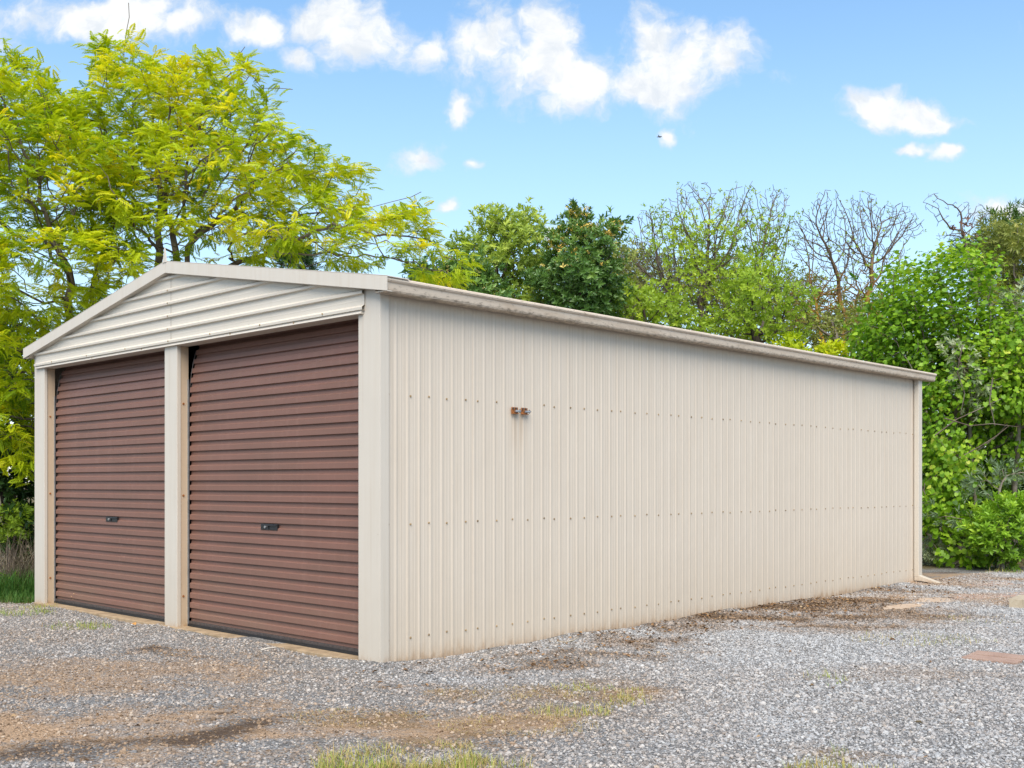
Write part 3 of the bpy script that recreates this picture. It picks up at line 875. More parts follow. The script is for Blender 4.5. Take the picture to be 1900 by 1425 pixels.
def radii(par, r_tip, expo=2.3, r_root=None):
    n = len(par); acc = np.zeros(n); tip = np.ones(n, bool); kids = np.zeros(n, int)
    for i in range(n):
        if par[i] >= 0: tip[par[i]] = False; kids[par[i]] += 1
    for i in range(n - 1, -1, -1):
        if tip[i]: acc[i] = 1.0
        if par[i] >= 0: acc[par[i]] += acc[i]
    r = acc ** (1 / expo)
    if r_root:                      # stretch so that tip -> r_tip and root -> r_root
        e = math.log(r_root / r_tip) / math.log(max(r[0], 1.01))
        r = r_tip * r ** e
    else: r = r * r_tip
    return r, tip, acc

def tubes(pos, par, r, acc, k=5):
    """all branches as joined tapered tubes; vertices, quads"""
    n = len(pos)
    d = np.zeros((n, 3))
    ch = par >= 0
    d[ch] = pos[ch] - pos[par[ch]]
    main = np.full(n, -1)
    for i in np.argsort(acc):       # the heaviest child continues its parent
        if par[i] >= 0: main[par[i]] = i
    hm = main >= 0
    dd = norm(d.copy())
    dir_ = dd.copy()
    dir_[hm] = norm(dd[hm] + dd[main[hm]])
    ref = np.array([0.42, 0.30, 0.12])
    def rings(P0, D, rad):
        a = np.cross(D, ref); a = norm(a); b = np.cross(a, D)
        t = np.arange(k) * 2 * np.pi / k
        return P0[:, None, :] + rad[:, None, None] * (a[:, None, :] * np.cos(t)[None, :, None] + b[:, None, :] * np.sin(t)[None, :, None])
    base = rings(pos, dir_, r)
    V = [base.reshape(-1, 3)]
    ch_i = np.where(ch)[0]
    side = ch_i[main[par[ch_i]] != ch_i]
    srings = rings(pos[par[side]], dd[side], r[side])
    V.append(srings.reshape(-1, 3))
    start = par.copy()
    off = np.arange(n) * k
    st = off[np.maximum(par, 0)].copy()
    st[side] = n * k + np.arange(len(side)) * k
    q = np.arange(k); q2 = (q + 1) % k
    a = st[ch_i][:, None]; b = off[ch_i][:, None]
    F = np.stack([a + q, a + q2, b + q2, b + q], -1).reshape(-1, 4)
    return np.concatenate(V), F

# --- leaf templates: (verts, [quads], [tris]); length along +X, face up +Z, unit length
def t_simple(w=0.42, fold=0.10, droop=0.12):
    v = np.array([(0, 0, 0), (0.35, w / 2, fold), (0.35, 0, 0), (0.35, -w / 2, fold), (0.72, w * 0.38, fold * 0.7 - droop * 0.4), (0.72, 0, -droop * 0.4), (0.72, -w * 0.38, fold * 0.7 - droop * 0.4), (1, 0, -droop)])
    return v, np.array([(2, 1, 4, 5), (3, 2, 5, 6)]), np.array([(0, 1, 2), (0, 2, 3), (5, 4, 7), (6, 5, 7)])
def t_blade(w=0.25, droop=0.1):
    v = np.array([(0, 0, 0), (0.45, w / 2, -droop * 0.2), (1, 0, -droop), (0.45, -w / 2, -droop * 0.2)])
    return v, np.array([(0, 3, 2, 1)]), np.zeros((0, 3), int)
def t_maple():
    pts = [(0.0, 0.10), (-0.10, 0.24), (0.08, 0.47), (0.30, 0.40), (0.44, 0.54), (0.62, 0.35), (0.80, 0.26), (1.0, 0.0)]
    out = [(0.06, 0.0)] + pts[1:] + [(x, -y) for x, y in reversed(pts[1:-1])]
    v = [(0.35, 0, 0.0)] + [(x, y, 0.10 * abs(y) - 0.16 * max(0, x - 0.3) ** 2 + (0.05 if i % 2 else -0.05)) for i, (x, y) in enumerate(out)]
    n = len(out)
    return np.array(v), np.zeros((0, 4), int), np.array([(0, 1 + i, 1 + (i + 1) % n) for i in range(n)])
def t_frond(rng, n=8, droop=0.35, side=0.0):
    v = []; q = []
    def leaflet(b, d, L, w):
        d = d / np.linalg.norm(d); s = np.cross(d, (0, 0, 1.0)); s /= max(np.linalg.norm(s), 1e-6)
        i = len(v)
        m = b + d * L * 0.5
        v.extend([b, m + s * w * 0.5 + (0, 0, 0.012), b + d * L + np.array((0, 0, -0.18 * L)), m - s * w * 0.5 + (0, 0, 0.012)])
        q.append((i, i + 3, i + 2, i + 1))
    for k in range(n):
        s = 0.10 + 0.86 * k / (n - 1)
        b = np.array((s * (1 - 0.16 * droop * s), side * s * s, -droop * s * s + 0.10 * s))
        L = 0.30 * math.sin(math.pi * (0.22 + 0.66 * s)) * rng.uniform(0.85, 1.15)
        for sg in (1, -1):
            leaflet(b, np.array((0.62 + 0.5 * s, sg, -0.22 - 0.5 * droop * s + rng.normal(0, 0.1))), L, 0.115)
    leaflet(np.array((0.95, side, -droop + 0.09)), np.array((1, side, -droop)), 0.2, 0.09)
    return np.array(v), np.array(q), np.zeros((0, 3), int)
def t_sprig(rng, n=7, w=0.34, spread=0.9, L=0.55, leaf=None):
    V = []; Q = []; T = []
    lv, lq, lt = leaf if leaf is not None else t_simple(w)
    for k in range(n):
        az = k * 2.4 + rng.normal(0, 0.25); s = 0.15 + 0.8 * k / n
        out = spread * (1.1 - 0.5 * s)
        d = np.array((0.55 + 0.5 * s, out * math.cos(az), out * math.sin(az))); d /= np.linalg.norm(d)
        up = np.array((1.0, 0, 0)) - d * d[0]; up /= np.linalg.norm(up)
        y = np.cross(up, d)
        off = sum(len(x) for x in V)
        V.append(np.array((s * 0.5, 0, 0)) + (lv[:, :1] * d + lv[:, 1:2] * y + lv[:, 2:] * up) * L * rng.uniform(0.75, 1.1))
        Q.append(lq + off); T.append(lt + off)
    return np.concatenate(V), np.concatenate(Q), np.concatenate(T)

def place(tmpls, pos, xdir, up, scale, tint, rng, roll=0.4):
    """instances of several templates; returns V, [Q,T], tint"""
    x = norm(xdir)
    z = up - (up * x).sum(1, keepdims=True) * x
    z = norm(z + 1e-6)
    y = np.cross(z, x)
    a = rng.normal(0, roll, len(x))[:, None]
    z2 = z * np.cos(a) + y * np.sin(a); y2 = np.cross(z2, x)
    pick = rng.integers(0, len(tmpls), len(x))
    V = []; Q = []; T = []; TI = []; off = 0
    for k, (tv, tq, tt) in enumerate(tmpls):
        m = pick == k
        if not m.any(): continue
        nn = m.sum()
        vv = (tv[None, :, 0:1] * x[m][:, None] + tv[None, :, 1:2] * y2[m][:, None] + tv[None, :, 2:3] * z2[m][:, None]) * scale[m][:, None, None] + pos[m][:, None]
        V.append(vv.reshape(-1, 3))
        o = off + np.arange(nn)[:, None, None] * len(tv)
        if len(tq): Q.append((tq[None] + o).reshape(-1, 4))
        if len(tt): T.append((tt[None] + o).reshape(-1, 3))
        TI.append(np.repeat(tint[m], len(tv)))
        off += nn * len(tv)
    F = []
    if Q: F.append(np.concatenate(Q))
    if T: F.append(np.concatenate(T))
    return np.concatenate(V), F, np.concatenate(TI)

def blob_points(blobs, n, rng, shell=0.5, sep=0.0):
    """points inside photograph-anchored ellipsoids (px, py, depth, rx px, ry px, depth radius m [, weight])"""
    w = np.array([(b[3] * b[4] * (b[6] if len(b) > 6 else 1.0)) for b in blobs], float) ** 0.85
    ids = rng.choice(len(blobs), n, p=w / w.sum())
    d = norm(rng.normal(0, 1, (n, 3)))
    rad = rng.random(n) ** shell
    out = np.zeros((n, 3)); od = np.zeros((n, 3))
    for i, b in enumerate(blobs):
        m = ids == i
        c = P(b[0], b[1], b[2]); k = b[2] / FPX
        e = d[m] * rad[m][:, None]
        out[m] = c + RGT * (e[:, :1] * b[3] * k) + UP * (e[:, 1:2] * b[4] * k) + FWD * (e[:, 2:] * b[5])
        od[m] = norm(RGT * (d[m][:, :1]) + UP * (d[m][:, 1:2]) + FWD * (d[m][:, 2:]))
    return out, od

def tree(name, label, cat, base, fork, blobs, n_attr, step, seed, bark, leaves, r_root, r_tip=0.004, group=None, shell=0.5,
         di=1.6, dk=None, bias=(0, 0, 0.08), jit=0.16, stems=None, sides=5, zmin=0.05, crown_name='crown', trunk_name='trunk', whips=()):
    rng = np.random.default_rng(seed)
    base = np.asarray(base, float)
    root = thing(name, label, cat, base, group)
    A, _ = blob_points(blobs, n_attr, rng, shell)
    A = A[A[:, 2] > zmin]
    fork = np.asarray(fork, float)
    m = max(3, int(np.linalg.norm(fork - base) / (step * 1.5)))
    init = []
    for k in range(m + 1):
        t = k / m
        p = base * (1 - t) + fork * t
        wob = math.sin(t * math.pi)
        p = p + np.array([math.sin(seed + 3 * t), math.cos(seed * 1.7 + 2.5 * t), 0]) * 0.10 * wob * np.linalg.norm(fork - base) / 3
        init.append(p)
    par0 = None
    if stems:                                   # several stems from one stool
        init = [base]; par0 = [-1]
        for sx, sy in stems:
            q = P(sx, sy, (base - CAM) @ FWD + rng.normal(0, 0.3)); prev = 0
            for k in range(1, m + 1):
                t = k / m
                p = base * (1 - t) + q * t + np.array([rng.normal(0, .05), rng.normal(0, .05), 0.10 * math.sin(t * math.pi)])
                init.append(p); par0.append(prev); prev = len(init) - 1
    pos, par = colonize(init, A, step, di, dk or step * 1.05, bias, 140, jit, rng, par0=par0)
    n_leafy = len(pos)
    dep = (base - CAM) @ FWD
    for wpts in whips:                          # long bare shoots beyond the leaves
        pts = [P(px, py, dep - 0.2) for px, py in wpts]
        prev = int(np.linalg.norm(pos - pts[0], axis=1).argmin())
        for p in pts:
            pos = np.vstack([pos, p + rng.normal(0, 0.012, 3)]); par = np.append(par, prev); prev = len(pos) - 1
    r, tip, acc = radii(par, r_tip, 2.3, r_root)
    V, F = tubes(pos, par, r, acc, sides)
    link(trunk_name, mesh_np(trunk_name, V, F, bark, smooth=True), root)
    ctr = A.mean(0)
    dirs = np.zeros_like(pos); c = par >= 0
    dirs[c] = norm(pos[c] - pos[par[c]])
    for L in leaves:
        L = dict(L)
        thin = (acc <= L.get('order', 3)) & c & (np.arange(len(pos)) < n_leafy)
        ids = np.where(thin)[0]
        if L.get('frac', 1.0) < 1: ids = ids[rng.random(len(ids)) < L['frac']]
        if 'zcut' in L: ids = ids[pos[ids][:, 2] < L['zcut'] + rng.normal(0, 0.4, len(ids))]
        if 'znoise' in L:
            nz = fbm2(pos[ids][:, 0] + pos[ids][:, 2] * 0.7, pos[ids][:, 1] * 0.6 + pos[ids][:, 2], L['znoise'], seed)
            ids = ids[nz > L.get('nzcut', 0.5)]
        k = L['per']
        rep = np.repeat(ids, k)
        n = len(rep)
        if n == 0: continue
        p = pos[rep] + rng.normal(0, L['spread'], (n, 3)) * np.array([1, 1, L.get('flat', 0.8)])
        out = norm(p - ctr)
        mode = L.get('mode', 'out')
        az = rng.uniform(0, 2 * np.pi, n)
        hor = np.stack([np.cos(az), np.sin(az), np.zeros(n)], -1)
        if mode == 'frond':
            xd = norm(hor + dirs[rep] * 0.55 + out * 0.35 + np.array([0, 0, 1.0]) * rng.normal(0.12, 0.28, n)[:, None])
            up = np.tile(UP, (n, 1))
        elif mode == 'hang':
            xd = norm(hor * 0.8 + out * 0.7 + np.array([0, 0, -0.55]) + rng.normal(0, 0.25, (n, 3)))
            up = norm(out * 0.9 + np.array([0, 0, 0.7]) + rng.normal(0, 0.3, (n, 3)))
        elif mode == 'up':
            xd = norm(np.array([0, 0, 0.8]) + out * 0.8 + rng.normal(0, 0.35, (n, 3)))
            up = np.tile(UP, (n, 1)) + rng.normal(0, 0.3, (n, 3))
        else:
            xd = norm(out * 0.9 + dirs[rep] * 0.4 + np.array([0, 0, 0.25]) + rng.normal(0, 0.55, (n, 3)))
            up = np.tile(UP, (n, 1)) + rng.normal(0, 0.4, (n, 3))
        if L.get('top'):                  # only on the upper outer face of the crown
            q = out[:, 2] + rng.normal(0, 0.2, n)
            s = q > L['top']
            p, xd, up, rep = p[s], xd[s], up[s], rep[s]; n = len(rep)
            if n == 0: continue
        s0, s1 = L['size']
        sc = rng.uniform(s0, s1, n)
        cl_t = rng.normal(0, 1, len(pos))[rep]
        hz = (p[:, 2] - p[:, 2].min()) / max(np.ptp(p[:, 2]), 0.1)
        big = fbm2(p[:, 0] * 0.8 + p[:, 2], p[:, 1] * 0.8 - p[:, 2] * 0.6, 0.9, seed) - 0.5
        tint = np.clip(L.get('tint', 0.5) + cl_t * L.get('tc', 0.14) + rng.normal(0, 0.10, n) + L.get('tz', 0.0) * (hz - 0.5) + big * L.get('tb', 0.5), 0, 1)
        nm = L.get('name', crown_name)
        sg = L.get('singles', 0)
        if sg and n > sg * 2:
            dist = np.linalg.norm(p - CAM, axis=1)
            order = np.argsort(dist)[:sg * 3]
            chosen = rng.choice(order, sg, replace=False)
            keep = np.ones(n, bool); keep[chosen] = False
            for j, ci in enumerate(chosen):
                V, F, TI = place([L['t'][j % len(L['t'])]], p[ci:ci + 1] - p[ci], xd[ci:ci + 1], up[ci:ci + 1], sc[ci:ci + 1], tint[ci:ci + 1], rng, L.get('roll', 0.4))
                link(L.get('single_name', 'leaf'), mesh_np('leaf', V, F, L['mat'], {'tint': TI}), root, p[ci])
            p, xd, up, sc, tint = p[keep], xd[keep], up[keep], sc[keep], tint[keep]
        V, F, TI = place(L['t'], p, xd, up, sc, tint, rng, L.get('roll', 0.4))
        o = link(nm, mesh_np(nm, V, F, L['mat'], {'tint': TI}), root)
        o['kind'] = 'stuff'
    return root

trng = np.random.default_rng(99)
FRONDS = [t_frond(trng, 8, d, s) for d, s in ((0.22, 0.06), (0.38, -0.08), (0.5, 0.1), (0.34, -0.03), (0.6, 0.0))]
SIMPLE = [t_simple(0.42, 0.1, 0.15), t_simple(0.5, 0.14, 0.22), t_simple(0.36, 0.07, 0.05)]
LANCE = [t_blade(0.2, 0.12), t_blade(0.26, 0.2)]
MAPLE = [t_maple()]
SPRIG = [t_sprig(trng, 7, 0.36), t_sprig(trng, 8, 0.32, 0.8), t_sprig(trng, 6, 0.42, 1.0)]
SPRIG_L = [t_sprig(trng, 8, leaf=t_blade(0.22, 0.1)), t_sprig(trng, 10, leaf=t_blade(0.18, 0.15), spread=0.7)]
SPRIG_S = [t_sprig(trng, 5, leaf=t_blade(0.5, 0.1), spread=1.1), t_sprig(trng, 6, leaf=t_blade(0.45, 0.2), spread=1.0)]

# ------------------------------------------------------------------ trees
LOC = [dict(t=FRONDS, mat=M['lf_locust'], per=14, order=1.3, spread=0.07, size=(0.115, 0.205), mode='frond', tint=0.54, tc=0.17, tb=0.7, roll=0.5, singles=150, single_name='frond')]
D = 15.4
tree('feathery_tree', 'tall yellow green feathery leaved tree rising behind the gable peak of the shed', 'tree',
     AT(322, D), P(312, 470, D),
     [(240, 130, D, 75, 55, 1.0), (300, 190, D - .5, 110, 60, 1.5), (420, 155, D, 85, 50, 1.0), (480, 150, D, 40, 18, .5), (200, 260, D, 140, 70, 1.6), (400, 240, D, 120, 70, 1.7),
      (500, 290, D - .3, 110, 60, 1.5), (600, 320, D - .3, 80, 34, 1.0), (650, 330, D - .5, 40, 30, .6), (330, 340, D - .8, 180, 80, 1.8), (520, 380, D - .5, 130, 60, 1.7), (630, 400, D - .8, 80, 45, 1.2),
      (640, 460, D - .8, 100, 40, 1.2), (480, 455, D - 1.0, 170, 40, 1.4), (760, 400, D - .8, 55, 35, .6, .8), (760, 465, D - .8, 70, 45, .9, .8), (820, 500, D - .5, 70, 30, .8, .8), (250, 420, D - 1.2, 140, 70, 1.2), (340, 280, D + 1, 200, 90, 1)],
     3000, 0.15, 5, M['bark_grey'], LOC, 0.10, 0.005, dk=0.25, di=1.5, bias=(0, 0, 0.05), jit=0.2, shell=0.42, stems=[(290, 430), (325, 440), (350, 460)],
     whips=[[(232, 150), (229, 100), (235, 60), (238, 30), (241, 6)], [(425, 160), (440, 120), (447, 98), (455, 84)], [(690, 385), (725, 375), (765, 365), (780, 355)], [(490, 160), (520, 162), (543, 167)]])
D = 13.8
tree('feathery_tree', 'spreading yellow green feathery tree beside the left corner of the shed', 'tree',
     AT(105, D), P(150, 510, D),
     [(20, 130, D + .5, 60, 36, .8), (60, 200, D, 120, 50, 1.3), (-40, 260, D, 110, 90, 1.4), (90, 300, D - .4, 120, 60, 1.4), (150, 380, D, 120, 60, 1.4), (30, 390, D - .4, 110, 70, 1.4), (100, 470, D - .6, 130, 50, 1.2),
      (200, 480, D - .5, 90, 50, .9), (60, 560, D - .6, 110, 45, 1.0), (150, 560, D + .2, 80, 40, .8), (20, 640, D - .6, 80, 50, .8), (-60, 560, D, 120, 120, 1.0), (30, 720, D - .4, 55, 45, .6), (15, 790, D - .3, 60, 45, .7), (40, 850, D - .3, 40, 26, .4), (130, 630, D + .4, 60, 40, .8), (40, 600, D - .5, 60, 60, .8), (30, 680, D + .3, 60, 50, .8), (35, 760, D + .2, 55, 50, .8), (100, 590, D, 70, 40, .8), (-80, 720, D, 100, 90, .8)],
     4400, 0.15, 12, M['bark_grey'], LOC, 0.075, 0.005, dk=0.25, di=1.4, bias=(0, 0, 0.04), jit=0.2, shell=0.45, stems=[(130, 500), (170, 520), (90, 620)])

D = 20.0
tree('conifer', 'dark needle tree glimpsed between yellow leaves above the right roof slope', 'tree', AT(545, 26), P(545, 560, 26),
     [(545, 480, 26, 40, 26, 1.0), (545, 540, 26, 55, 40, 1.2)], 160, 0.2, 21, M['bark_dark'],
     [dict(t=SPRIG_L, mat=M['lf_dark'], per=14, order=4, spread=0.12, size=(0.18, 0.3), tint=0.4)], 0.15)

D = 22.5
tree('round_tree', 'rounded mid green evergreen tree showing above the middle of the roof edge', 'tree', AT(935, D), P(935, 600, D),
     [(945, 425, D, 60, 38, 1.2), (920, 455, D, 80, 45, 1.4), (965, 470, D, 62, 55, 1.4), (905, 515, D, 85, 45, 1.4), (985, 540, D, 60, 55, 1.3), (930, 570, D, 110, 50, 1.4), (860, 560, D, 60, 50, 1.0)], 420, 0.17, 31, M['bark_grey'],
     [dict(t=SPRIG, mat=M['lf_mid'], per=7, order=3, spread=0.12, size=(0.15, 0.25), tint=0.5, tb=0.9, tz=0.2)], 0.16, shell=0.35)
D = 18.6
PIT = [dict(t=SPRIG, mat=M['lf_pitto'], per=9, order=3, spread=0.11, size=(0.14, 0.24), tint=0.5, tz=0.2),
       dict(t=SPRIG_S, mat=M['lf_flower'], per=2, order=1, spread=0.10, size=(0.07, 0.12), tint=0.35, top=0.05, name='blossom', mode='up')]
tree('flowering_bush', 'low dark green bush with pale yellow blossom under the feathery branch tips', 'bush', AT(850, D), P(850, 620, D),
     [(845, 510, D, 65, 38, .7), (800, 520, D, 45, 25, .6), (905, 545, D, 40, 25, .6), (850, 570, D, 90, 40, .8)], 200, 0.14, 41, M['bark_dark'], PIT, 0.08, shell=0.35)
D = 20.8
tree('blossom_tree', 'dark green tree in layers topped with orange yellow blossom', 'tree', AT(1085, D), P(1085, 600, D),
     [(1070, 399, D, 28, 9, .4), (1058, 424, D, 22, 9, .4), (1110, 432, D, 44, 16, .7), (1055, 448, D, 46, 22, .8), (1085, 478, D, 85, 24, 1.1), (1075, 525, D, 85, 36, 1.2), (1110, 500, D, 40, 34, 1.0), (1075, 575, D, 70, 34, 1.0)],
     400, 0.16, 43, M['bark_dark'], [PIT[0], dict(PIT[1], per=9, size=(0.09, 0.15), tint=0.6, order=2, top=0.15, znoise=1.1, nzcut=0.47)], 0.13, shell=0.38)

# half bare trees
D = 26.0
TW = dict(order=2, spread=0.05)
tree('budding_tree', 'tall half bare tree with fresh leaves on its lower twigs behind the roof edge', 'tree', AT(1330, D), P(1325, 640, D),
     [(1285, 370, D, 50, 36, .8), (1370, 400, D, 55, 60, 1.2), (1220, 420, D, 55, 40, 1.0), (1190, 400, D, 20, 15, .4), (1290, 450, D, 100, 60, 1.6), (1440, 375, D, 34, 34, .6), (1430, 440, D, 45, 50, 1.0), (1200, 480, D, 70, 45, 1.3), (1350, 520, D, 120, 60, 1.6), (1240, 540, D, 100, 60, 1.5)],
     6000, 0.14, 51, M['bark_grey'],
     [dict(t=SPRIG_S, mat=M['lf_fresh'], per=3, order=2, spread=0.10, size=(0.13, 0.21), tint=0.42, znoise=0.55, nzcut=0.46, zcut=7.3),
      dict(t=SPRIG_S, mat=M['lf_fresh'], per=1, order=1.5, spread=0.04, size=(0.10, 0.16), tint=0.5, frac=0.25, name='young_leaves')], 0.10, 0.0058, bias=(0, 0, 0.22), jit=0.13, di=1.3, shell=0.6, stems=[(1250, 560), (1300, 540), (1420, 560)])
D = 25.0
tree('bare_tree', 'bare twiggy tree with orange lichen stems left of the vine covered thicket', 'tree', AT(1585, D), P(1585, 700, D),
     [(1535, 385, D, 34, 36, .6), (1600, 400, D, 40, 44, 1.0), (1655, 415, D, 46, 36, .9), (1690, 420, D, 26, 30, .6), (1490, 420, D, 26, 34, .5), (1510, 450, D, 50, 40, 1.0), (1580, 470, D, 70, 50, 1.4), (1640, 490, D, 45, 50, 1.0), (1560, 540, D, 90, 50, 1.4), (1500, 560, D, 50, 60, 1.0)],
     6500, 0.13, 57, M['bark_lichen'],
     [dict(t=SPRIG_S, mat=M['lf_fresh'], per=1, order=1.2, spread=0.04, size=(0.07, 0.14), tint=0.5, frac=0.16)], 0.085, 0.0058, bias=(0, 0, 0.26), jit=0.12, di=1.3, shell=0.6, stems=[(1515, 560), (1560, 520), (1590, 540), (1650, 540), (1620, 500)])
D = 30.0
tree('twiggy_thicket', 'olive brown twiggy thicket low behind the budding tree', 'thicket', AT(1260, D), P(1260, 680, D),
     [(1180, 520, D, 90, 60, 1.6), (1280, 540, D, 120, 60, 1.8), (1400, 580, D, 100, 60, 1.6), (1150, 580, D, 80, 60, 1.4), (1540, 610, D, 90, 40, 1.4), (1650, 600, D, 80, 50, 1.2), (1150, 500, D, 50, 50, 1.0), (1470, 560, D, 70, 60, 1.2), (1580, 590, D, 80, 50, 1.2)],
     3200, 0.18, 61, M['bark_grey'],
     [dict(t=SPRIG_S, mat=M['lf_olive'], per=4, order=3, spread=0.16, size=(0.14, 0.24), tint=0.5)], 0.12, 0.008, jit=0.3, di=2.0, shell=0.45)
D = 21.5
FR = [dict(t=SPRIG_S, mat=M['lf_fresh'], per=5, order=3, spread=0.10, size=(0.14, 0.22), tint=0.3, tb=0.9)]
tree('leafy_tree', 'fresh green small leaved tree just above the gutter beside the blossom tree', 'tree', AT(1195, D), P(1195, 680, D),
     [(1170, 555, D, 55, 34, .9), (1215, 585, D, 70, 40, 1.0), (1150, 600, D, 45, 36, .8), (1250, 620, D, 60, 34, .9)], 260, 0.16, 63, M['bark_dark'], FR, 0.10, shell=0.4)
tree('leafy_tree', 'fresh green small leaved tree in front of the lichen stems', 'tree', AT(1405, D), P(1405, 680, D),
     [(1410, 500, D, 40, 30, .7), (1385, 540, D, 60, 40, 1.0), (1440, 560, D, 60, 36, 1.0), (1340, 600, D, 60, 40, .9), (1420, 610, D, 80, 36, 1.0)], 280, 0.16, 67, M['bark_dark'], FR, 0.10, shell=0.4)
tree('olive_bush', 'loose olive green bush filling the gap under the lichen stems', 'bush', AT(1545, 22), P(1545, 690, 22),
     [(1530, 610, 22, 60, 34, .8), (1590, 600, 22, 50, 36, .8), (1490, 600, 22, 40, 34, .7), (1620, 640, 21, 50, 30, .7)], 300, 0.16, 69, M['bark_grey'],
     [dict(t=SPRIG_S, mat=M['lf_olive'], per=4, order=3, spread=0.10, size=(0.12, 0.2), tint=0.6)], 0.08, shell=0.45)
tree('olive_bush', 'loose olive green bush between the round tree and the blossom tree', 'bush', AT(1010, 24), P(1010, 690, 24),
     [(1005, 520, 24, 30, 40, .8), (1015, 590, 24, 70, 40, .9), (1140, 560, 24, 50, 50, .9), (1150, 480, 24, 36, 34, .8)], 300, 0.18, 70, M['bark_grey'],
     [dict(t=SPRIG_S, mat=M['lf_olive'], per=5, order=3, spread=0.12, size=(0.14, 0.22), tint=0.6)], 0.08, shell=0.45)
D = 18.0
FRY = [dict(t=SPRIG_S, mat=M['lf_locust'], per=9, order=3, spread=0.06, size=(0.12, 0.2), tint=0.6, mode='up')]
tree('sapling', 'small bright yellow green sapling top over the gutter below the lichen stems', 'sapling', AT(1470, D), P(1470, 700, D), [(1470, 640, D, 18, 12, .2), (1470, 660, D, 26, 18, .3)], 60, 0.08, 71, M['bark_dark'], FRY, 0.025)
tree('sapling', 'small bright yellow green sapling top over the gutter nearest the vine thicket', 'sapling', AT(1540, D), P(1540, 700, D), [(1540, 655, D, 24, 14, .2), (1535, 672, D, 28, 18, .3)], 60, 0.08, 73, M['bark_dark'], FRY, 0.025)

# right hand thicket
D = 18.4
VINE = [dict(t=MAPLE, mat=M['lf_vine'], per=20, order=3, spread=0.16, size=(0.05, 0.09), mode='hang', tint=0.52, tc=0.2, tb=0.7, znoise=1.0, nzcut=0.28, roll=0.5, singles=250, single_name='leaf')]
vine = tree('vine_thicket', 'tall mass of broad leaved green vine beyond the far shed corner', 'vine', AT(1780, D + .5), P(1770, 820, D),
     [(1700, 560, D, 75, 80, 1.0), (1770, 540, D, 80, 85, 1.1), (1680, 640, D, 85, 80, 1.0), (1780, 640, D, 95, 80, 1.2), (1860, 640, D - .4, 90, 80, 1.0), (1720, 740, D - .4, 60, 70, .9), (1880, 730, D - .7, 70, 70, .9),
      (1750, 850, D - .7, 70, 55, .7), (1900, 700, D, 120, 120, 1.0), (1740, 930, D - 1.0, 60, 55, .6), (1990, 760, D, 110, 160, 1.0), (1640, 640, D, 60, 60, .8), (1830, 850, D, 80, 60, .7)],
     2000, 0.15, 81, M['twig_pale'], VINE, 0.10, 0.004, shell=0.3, di=1.6)
for pts in ([(1735, 808), (1775, 778), (1815, 760), (1862, 738)], [(1752, 776), (1800, 790), (1840, 786), (1890, 792)], [(1780, 850), (1822, 826), (1850, 808), (1872, 790)], [(1786, 640), (1776, 690), (1790, 730), (1782, 770)], [(1842, 700), (1836, 745), (1846, 790)]):
    dd = 16.95 + 0.12 * math.sin(pts[0][0])
    MB().tube([P(px, py, dd + 0.05 * k) for k, (px, py) in enumerate(pts)], [0.011 - 0.002 * k for k in range(len(pts))], 6).build('branch', M['bark_grey'], vine)
D = 19.6
tree('dense_bush', 'deep green bush filling the shade behind the vine leaves', 'bush', AT(1800, D), P(1800, 800, D),
     [(1700, 880, D - 1.2, 60, 110, .5), (1700, 640, D, 90, 120, .7), (1750, 700, D, 120, 110, .8), (1880, 760, D, 140, 140, .8), (1790, 900, D - .8, 120, 90, .6), (1960, 900, D - .8, 120, 100, .6)], 420, 0.22, 83, M['bark_dark'],
     [dict(t=SPRIG, mat=M['lf_vine'], per=7, order=4, spread=0.2, size=(0.2, 0.32), tint=0.2)], 0.1, shell=0.6)
tree('hedge', 'dark leafy hedge far behind the vine seen through its gaps', 'hedge', AT(1800, 25), P(1800, 860, 25),
     [(1650, 760, 25, 140, 110, .8), (1850, 780, 25, 160, 120, .8), (2050, 780, 25, 160, 140, .8), (1700, 900, 24, 130, 70, .6), (1900, 900, 24, 160, 80, .6)], 480, 0.26, 84, M['bark_dark'],
     [dict(t=SPRIG_S, mat=M['lf_dark'], per=9, order=4, spread=0.28, size=(0.3, 0.5), tint=0.6)], 0.1, shell=0.6)
D = 24.0
tree('dead_tree', 'slender near leafless tree with a few reddish leaves above the vine thicket', 'tree', AT(1830, D), P(1795, 470, D),
     [(1728, 372, D, 18, 22, .3), (1740, 395, D, 22, 20, .3), (1790, 385, D, 40, 16, .4), (1810, 400, D, 30, 25, .5), (1770, 430, D, 40, 24, .4)], 420, 0.13, 87, M['bark_grey'],
     [dict(t=SPRIG_S, mat=M['lf_red'], per=2, order=2, spread=0.08, size=(0.12, 0.2), tint=0.5, znoise=0.8, nzcut=0.5)], 0.045, 0.005, di=1.2, shell=0.7)
D = 27.0
tree('gum_tree', 'olive green gum tree at the right edge of view above the thicket', 'tree', AT(1875, D), P(1872, 580, D),
     [(1860, 440, D, 40, 34, .8), (1895, 450, D, 50, 40, .9), (1870, 490, D, 55, 50, 1.0), (1930, 500, D, 70, 70, 1.0), (1850, 540, D, 50, 40, .9)], 300, 0.2, 89, M['bark_grey'],
     [dict(t=SPRIG_L, mat=M['lf_olive'], per=8, order=3, spread=0.14, size=(0.22, 0.36), mode='hang', tint=0.45)], 0.16, shell=0.4)
D = 34.0
tree('gum_tree', 'far dark gum tree top peeping over the olive one', 'tree', AT(1885, D), P(1885, 520, D),
     [(1862, 410, D, 24, 9, .6), (1900, 402, D, 22, 9, .6), (1880, 440, D, 50, 30, 1.2), (1800, 470, D, 40, 20, 1.0)], 160, 0.25, 91, M['bark_dark'],
     [dict(t=SPRIG_L, mat=M['lf_dark'], per=8, order=3, spread=0.18, size=(0.3, 0.45), tint=0.7)], 0.2, shell=0.5)
D = 18.1
